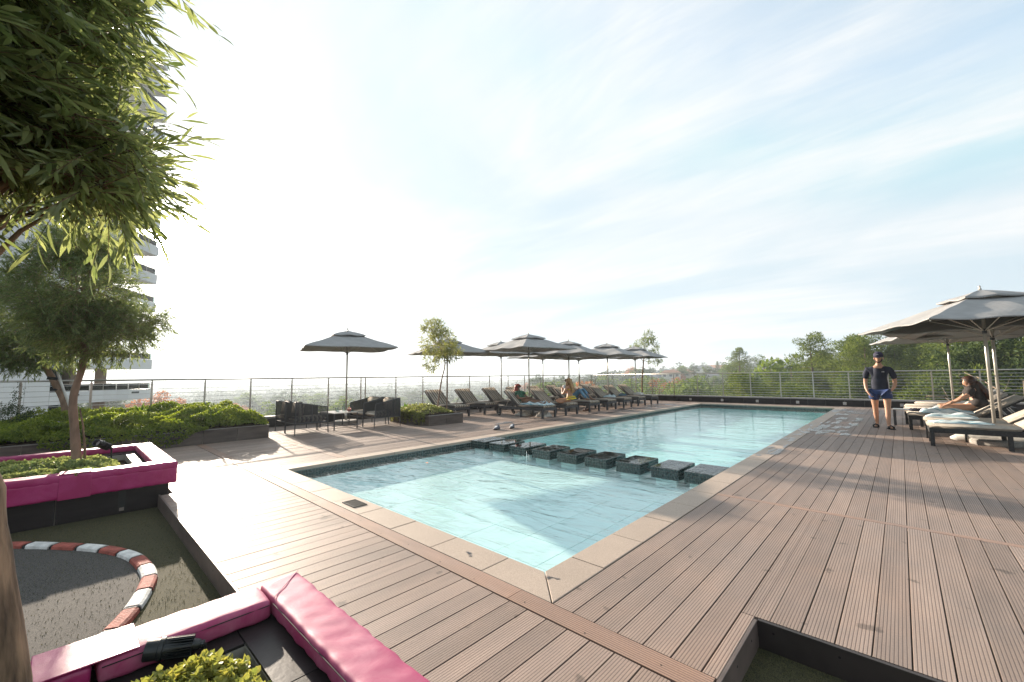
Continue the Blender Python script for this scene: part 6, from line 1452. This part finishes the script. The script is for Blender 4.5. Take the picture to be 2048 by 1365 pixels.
for key, kind, seed, m_ in [('pine_a', 'pine', 1, L_PINE), ('pine_b', 'pine', 2, L_PINE), ('pine_c', 'pine', 9, L_PINE2), ('round_a', 'roundpine', 3, L_PINE2), ('round_b', 'roundpine', 4, L_PINE), ('broad_a', 'broad', 5, L_BROAD), ('broad_b', 'broad', 6, L_PINE2), ('broad_c', 'broad', 7, L_RUST), ('conifer', 'conifer', 8, L_PINE2), ('bare', 'bare', 10, L_PINE)]:
    H_, tm_, lv_ = proto(kind, seed); PR[key] = (H_, tm_.mesh('trunk', mat('pale_bark' if kind == 'bare' else 'pine_bark', (.24, .18, .13) if kind == 'bare' else (.13, .09, .065), .9), True), np_mesh('crown', [(*lv_, 0)], [m_]))
def vtree(key, x, y, top, label, group, gz=None, sw=None, name='tree'):
    H_, tme, cme_ = PR[key]; g_ = float(gh(np.array(x), np.array(y))) - .2 if gz is None else gz
    s_ = (top - g_) / H_; t = thing(name, label, 'tree', (x, y, g_), random.uniform(0, 6.28), group)
    w_ = s_ if sw is None else sw; t.scale = (w_, w_, s_); link('trunk', tme, t); link('crown', cme_, t); return t
def ray(px, dist):
    """ground position dist metres from the viewpoint in the compass direction of a column of the picture; used once to lay out the valley"""
    d = cf + cr * ((px - 1024) / 828.6) + cu * 0; d.z = 0; d.normalize(); return CAM.x + d.x * dist, CAM.y + d.y * dist
def hor(px): return 763.5 - (px - 134) * .01215
def topz(px, py, dist):
    k = math.hypot((px - 1024) / 828.6, 1) * 828.6 * .9965; return 1.35 + (hor(px) - py) / k * dist
sig = [(1482, 95, 697, 'pine_a', 'thin airy pine rising alone at the left end of the pine wood'), (1524, 80, 706, 'round_b', 'rounded dark brown green pine right of the thin airy pine'), (1556, 70, 716, 'broad_a', 'bright green bushy tree below the rounded pine'),
       (1640, 64, 706, 'pine_a', 'mid height pine in the gap behind the tall dense pine'), (1580, 66, 714, 'round_b', 'rounded pine just left of the tall dense pine'), (1706, 60, 680, 'pine_b', 'second olive pine of the closed wood, left of the man'), (1738, 50, 682, 'pine_b', 'broad olive pine directly left of the head of the man'), (1785, 56, 688, 'pine_a', 'olive pine directly right of the head of the man'), (1835, 52, 690, 'pine_b', 'pine under the left edge of the middle right parasol'),
       (1609, 58, 671, 'pine_b', 'tall dense pine with pointed top standing highest between sky and railing centre right'), (1652, 62, 700, 'pine_a', 'smaller pine leaning on the tall dense pine'), (1688, 52, 676, 'pine_b', 'tall olive pine, first of the closed wood behind the man'),
       (1722, 55, 672, 'pine_a', 'tall olive pine just left of the man in the cap'), (1764, 88, 656, 'round_a', 'dark rounded blue green pine peeking highest behind the wood near the man'), (1792, 90, 672, 'conifer', 'small dark conifer right of the rounded blue green pine'),
       (1815, 60, 682, 'pine_b', 'yellow green pine below the left tip of the nearest right parasol'), (1850, 56, 665, 'pine_a', 'pine under the edge of the right parasols'), (1895, 48, 672, 'pine_b', 'pine behind the pole of the farthest right parasol'),
       (1945, 44, 664, 'pine_a', 'tall pine behind the right parasols'), (1985, 36, 668, 'pine_c', 'large dark pine with visible bare trunk at the right edge'), (2040, 40, 655, 'pine_b', 'large pine at the very right edge of the wood'), (2120, 42, 640, 'pine_a', 'pine just outside the right edge'), (2200, 40, 640, 'pine_b', 'pine beyond the right edge')]
for px, ds, py, key, lab in sig:
    x, y = ray(px, ds); vtree(key, x, y, topz(px, py, ds), lab, 'pine wood behind the far railing', name='pine_tree' if 'broad' not in key else 'tree')
r3 = random.Random(5)
for k in range(62):       # closed wood under the skyline
    px = r3.uniform(1460, 2250); ds = r3.uniform(34 if px > 1850 else 28, 78); lim = 735 + (75 - ds) * .55 if px < 1880 else 700 + (75 - ds) * .4
    py = r3.uniform(lim - 12, lim + 22) if px > 1580 else r3.uniform(742, 772); key = r3.choice(['pine_a', 'pine_b', 'round_b', 'pine_a', 'pine_c', 'pine_b'])
    x, y = ray(px, ds)
    if y < 24: continue
    vtree(key, x, y, topz(px, py, ds), 'sunlit olive green tree in the lower part of the wood behind the far railing', 'lower trees of the pine wood')
for px, ds, py in [(2012, 29, 762), (1500, 60, 772), (1555, 62, 776)]:
    x, y = ray(px, ds); vtree('bare', x, y, topz(px, py, ds), 'half bare tree with pale twisted branches in front of the pines', 'half bare trees', sw=.85)
for k in range(74):      # slope with houses, middle of the picture
    px = r3.uniform(1060, 1500); ds = r3.uniform(70, 330); base_ = hor(px) + 30 - ds * .085 - (px - 1060) * .028
    py = base_ + r3.uniform(-7, 12) - (8 if px > 1200 else 0) * (ds / 330); key = r3.choice(['broad_a', 'broad_b', 'round_b', 'broad_a', 'round_a', 'conifer'])
    if r3.random() < .05: key = 'broad_c'
    x, y = ray(px, ds); tz = topz(px, py, ds); g_ = float(gh(np.array(x), np.array(y)))
    if tz - g_ < 5: tz = g_ + r3.uniform(5, 9)
    if tz - g_ > 16: g_ = tz - 14
    vtree(key, x, y, tz, 'green rounded garden tree among the houses on the hazy slope', 'garden trees on the slope with houses', gz=g_ - .3)
far_sig = [(1072, 210, 751, 'broad_b', 'hazy grey green tree standing out between two rear parasol poles'), (1125, 190, 752, 'conifer', 'hazy dark conifer just left of the couple'), (1184, 180, 748, 'round_a', 'hazy rounded tree right of the couple above the railing'), (1212, 420, 740, 'broad_b', 'hazy flat clump of trees on the far ridge behind the second to last parasol pole'),
           (1240, 400, 744, 'broad_b', 'hazy low trees on the far ridge'), (1297, 300, 735, 'broad_b', 'hazy tree crown on the ridge right of the thin corner tree'), (1322, 290, 741, 'broad_a', 'hazy green crown on the ridge end'), (1385, 230, 723, 'round_a', 'bluish rounded trees above the hillside houses'), (1408, 235, 725, 'round_b', 'bluish tree above the hillside roofs'), (1432, 225, 723, 'conifer', 'pointed bluish conifer above the hillside roofs'),
           (1455, 200, 726, 'broad_a', 'green crown beside the thin airy pine'), (1358, 240, 738, 'broad_b', 'low bluish tree on the hill crest'), (1310, 120, 762, 'broad_c', 'rust coloured tree under the hillside houses'), (1345, 100, 765, 'broad_a', 'bright green bushy tree below the white hillside house'), (1290, 95, 772, 'broad_a', 'bright green tree by the thin corner tree'),
           (223, 150, 772, 'broad_b', 'hazy dark tree seen through the balcony of the tower'), (325, 130, 786, 'broad_c', 'hazy reddish tree right beside the tower base'), (560, 110, 806, 'broad_a', 'hazy yellow green tree behind the left woven armchairs'), (690, 105, 796, 'broad_a', 'hazy pale yellow tree behind the parasol pole at the dining table')]
for px, ds, py, key, lab in far_sig:
    x, y = ray(px, ds); tz = topz(px, py, ds); g_ = float(gh(np.array(x), np.array(y)))
    if tz - g_ > 17: g_ = tz - 13
    vtree(key, x, y, tz, lab, 'hazy trees in the valley', gz=g_ - .2)
for k in range(135):
    px = r3.uniform(240, 1120); ds = r3.uniform(130, 330); x, y = ray(px, ds); key = r3.choice(['broad_a', 'broad_b', 'broad_b', 'round_a', 'broad_a', 'conifer'])
    if r3.random() < .04: key = 'broad_c'
    vtree(key, x, y, float(gh(np.array(x), np.array(y))) + r3.uniform(10, 17.5), 'hazy tree in the valley far below the left railing', 'hazy trees in the valley')
# far wood that reads as one mass
n_ = 4600; az = rng.uniform(-100, 40, n_); dd = np.where(az < -25, 210, 420) * (7.0 ** rng.uniform(0, 1, n_)); X = CAM.x + dd * np.sin(np.radians(az)); Y = CAM.y + dd * np.cos(np.radians(az)); Z = gh(X, Y)
per = 64; rad = rng.uniform(2.6, 5.5, n_) * (1 + dd / 1500); u = unit(n_ * per); u[:, 2] = np.abs(u[:, 2]) * 1.5 - .25
PP = np.repeat(np.column_stack([X, Y, Z + 1.6]), per, 0) + u * np.repeat(np.column_stack([rad, rad, rad * rng.uniform(.9, 1.7, n_)]), per, 0)
lv = leaves(PP, np.cross(u, unit(n_ * per)), u, np.repeat(rad * .38, per), np.repeat(rad * .32, per))
o = link('far_wood', np_mesh('far_wood', [(*lv, 0)], [L_FAR])); o['kind'] = 'stuff'

# houses on the slope
def house(px, ds, py_base, w_, d_, h_, rot, wm_, rm_, label, roof=1.8, nw=3):
    ds *= 2.1; x, y = ray(px, ds); zb = topz(px, py_base - 2, ds); t = thing('house', label, 'house', (x, y, zb), R(rot))
    MB().box(-w_ / 2, w_ / 2, -d_ / 2, d_ / 2, -8, h_).build('wall', wm_, t)
    mb = MB(); e = .5; X0, X1, Y0, Y1 = -w_ / 2 - e, w_ / 2 + e, -d_ / 2 - e, d_ / 2 + e; mb.add([(X0, Y0, h_ + .01), (X1, Y0, h_ + .01), (X1, Y1, h_ + .01), (X0, Y1, h_ + .01), (X0 + d_ * .3, 0, h_ + roof), (X1 - d_ * .3, 0, h_ + roof)], [(0, 1, 5, 4), (1, 2, 5), (2, 3, 4, 5), (3, 0, 4), (3, 2, 1, 0)]); rf = mb.build('roof', rm_, t)
    MB().box(w_ * .22, w_ * .22 + .8, -.4, .4, h_ + roof * .3, h_ + roof + .7).build('chimney', wm_, rf)
    for sy in (-1,):
        for k in range(nw):
            a = -w_ / 2 + (k + .5) * w_ / nw
            f_ = MB().box(a - .75, a + .75, -d_ / 2 - .05, -d_ / 2 + .02, h_ - 2.1, h_ - .8).build('window', HWALL, t); MB().box(a - .65, a + .65, -d_ / 2 - .08, -d_ / 2 - .051, h_ - 2.0, h_ - .9).build('pane', WINDARK, f_)
            f_ = MB().box(-w_ / 2 - .05, -w_ / 2 + .02, a * d_ / w_ - .6, a * d_ / w_ + .6, h_ - 2.1, h_ - .8).build('window', HWALL, t); MB().box(-w_ / 2 - .08, -w_ / 2 - .051, a * d_ / w_ - .5, a * d_ / w_ + .5, h_ - 2.0, h_ - .9).build('pane', WINDARK, f_)
    return t
house(1339, 110, 768, 9, 7, 5.2, 20, HWALL, ROOFT, 'white two storey house with dark window below terracotta roof on the slope', 1.4)
house(1358, 135, 758, 15, 9, 3.6, 8, HWALLT, ROOFT, 'wide tan house with flat terracotta roof right of the white two storey house', 1.8)
house(1332, 150, 756, 12, 8, 3.2, -12, HWALL, ROOFB, 'house with dark blue roof left above the white two storey house', 2.0)
house(1294, 115, 769, 16, 9, 3.0, -5, HWALLT, ROOFB, 'long house with steel blue roof behind the thin corner tree', 2.2)
house(1402, 165, 749, 15, 9, 3.4, 10, HWALL, ROOFG, 'pale house with grey roof on the hill crest', 2.4, 4)
house(1425, 170, 748, 12, 8, 3.6, -15, HWALL, ROOFT, 'white walled house with brown roof right of the crest house with grey roof', 2.4)
house(1452, 160, 747, 15, 8, 3.2, 12, HWALLT, ROOFT, 'tan house under the thin airy pine', 2.0)
house(1385, 175, 752, 8, 8, 3.2, 30, HWALL, ROOFG, 'small white house with grey roof and chimney left on the hill crest', 2.0)
house(1430, 105, 766, 12, 7, 2.6, 15, HWALL, ROOFG, 'white house half hidden by trees below the hill crest', 1.6)
house(1262, 190, 756, 13, 8, 3.0, 0, HWALL, ROOFT, 'hazy pale house with reddish roof left of the last parasol pole', 2.0)
house(1228, 210, 760, 14, 8, 3.0, 18, HWALL, ROOFT, 'hazy white house right of the second to last parasol pole', 2.0)
house(1190, 200, 768, 12, 8, 2.8, -10, HWALL, ROOFG, 'hazy white house low behind the jeans of the seated man', 1.8)
house(1096, 190, 772, 12, 8, 2.8, 12, HWALL, ROOFG, 'hazy pale house between rear lounger backs left of the couple', 1.8)

# ================================================================== HAZE
hz = MB().box(-2600, 2600, -2600, 2600, -45, 42).mesh('haze', [])
m, n, l, b = newmat('haze_air'); n.remove(b); pv = n.new('ShaderNodeVolumePrincipled'); pv.inputs['Color'].default_value = (.82, .92, 1.0, 1); pv.inputs['Density'].default_value = .0008; pv.inputs['Anisotropy'].default_value = .30
l.new(pv.outputs[0], n['Material Output'].inputs['Volume']); hz.materials.clear(); hz.materials.append(m)
o = link('haze', hz); o['kind'] = 'stuff'
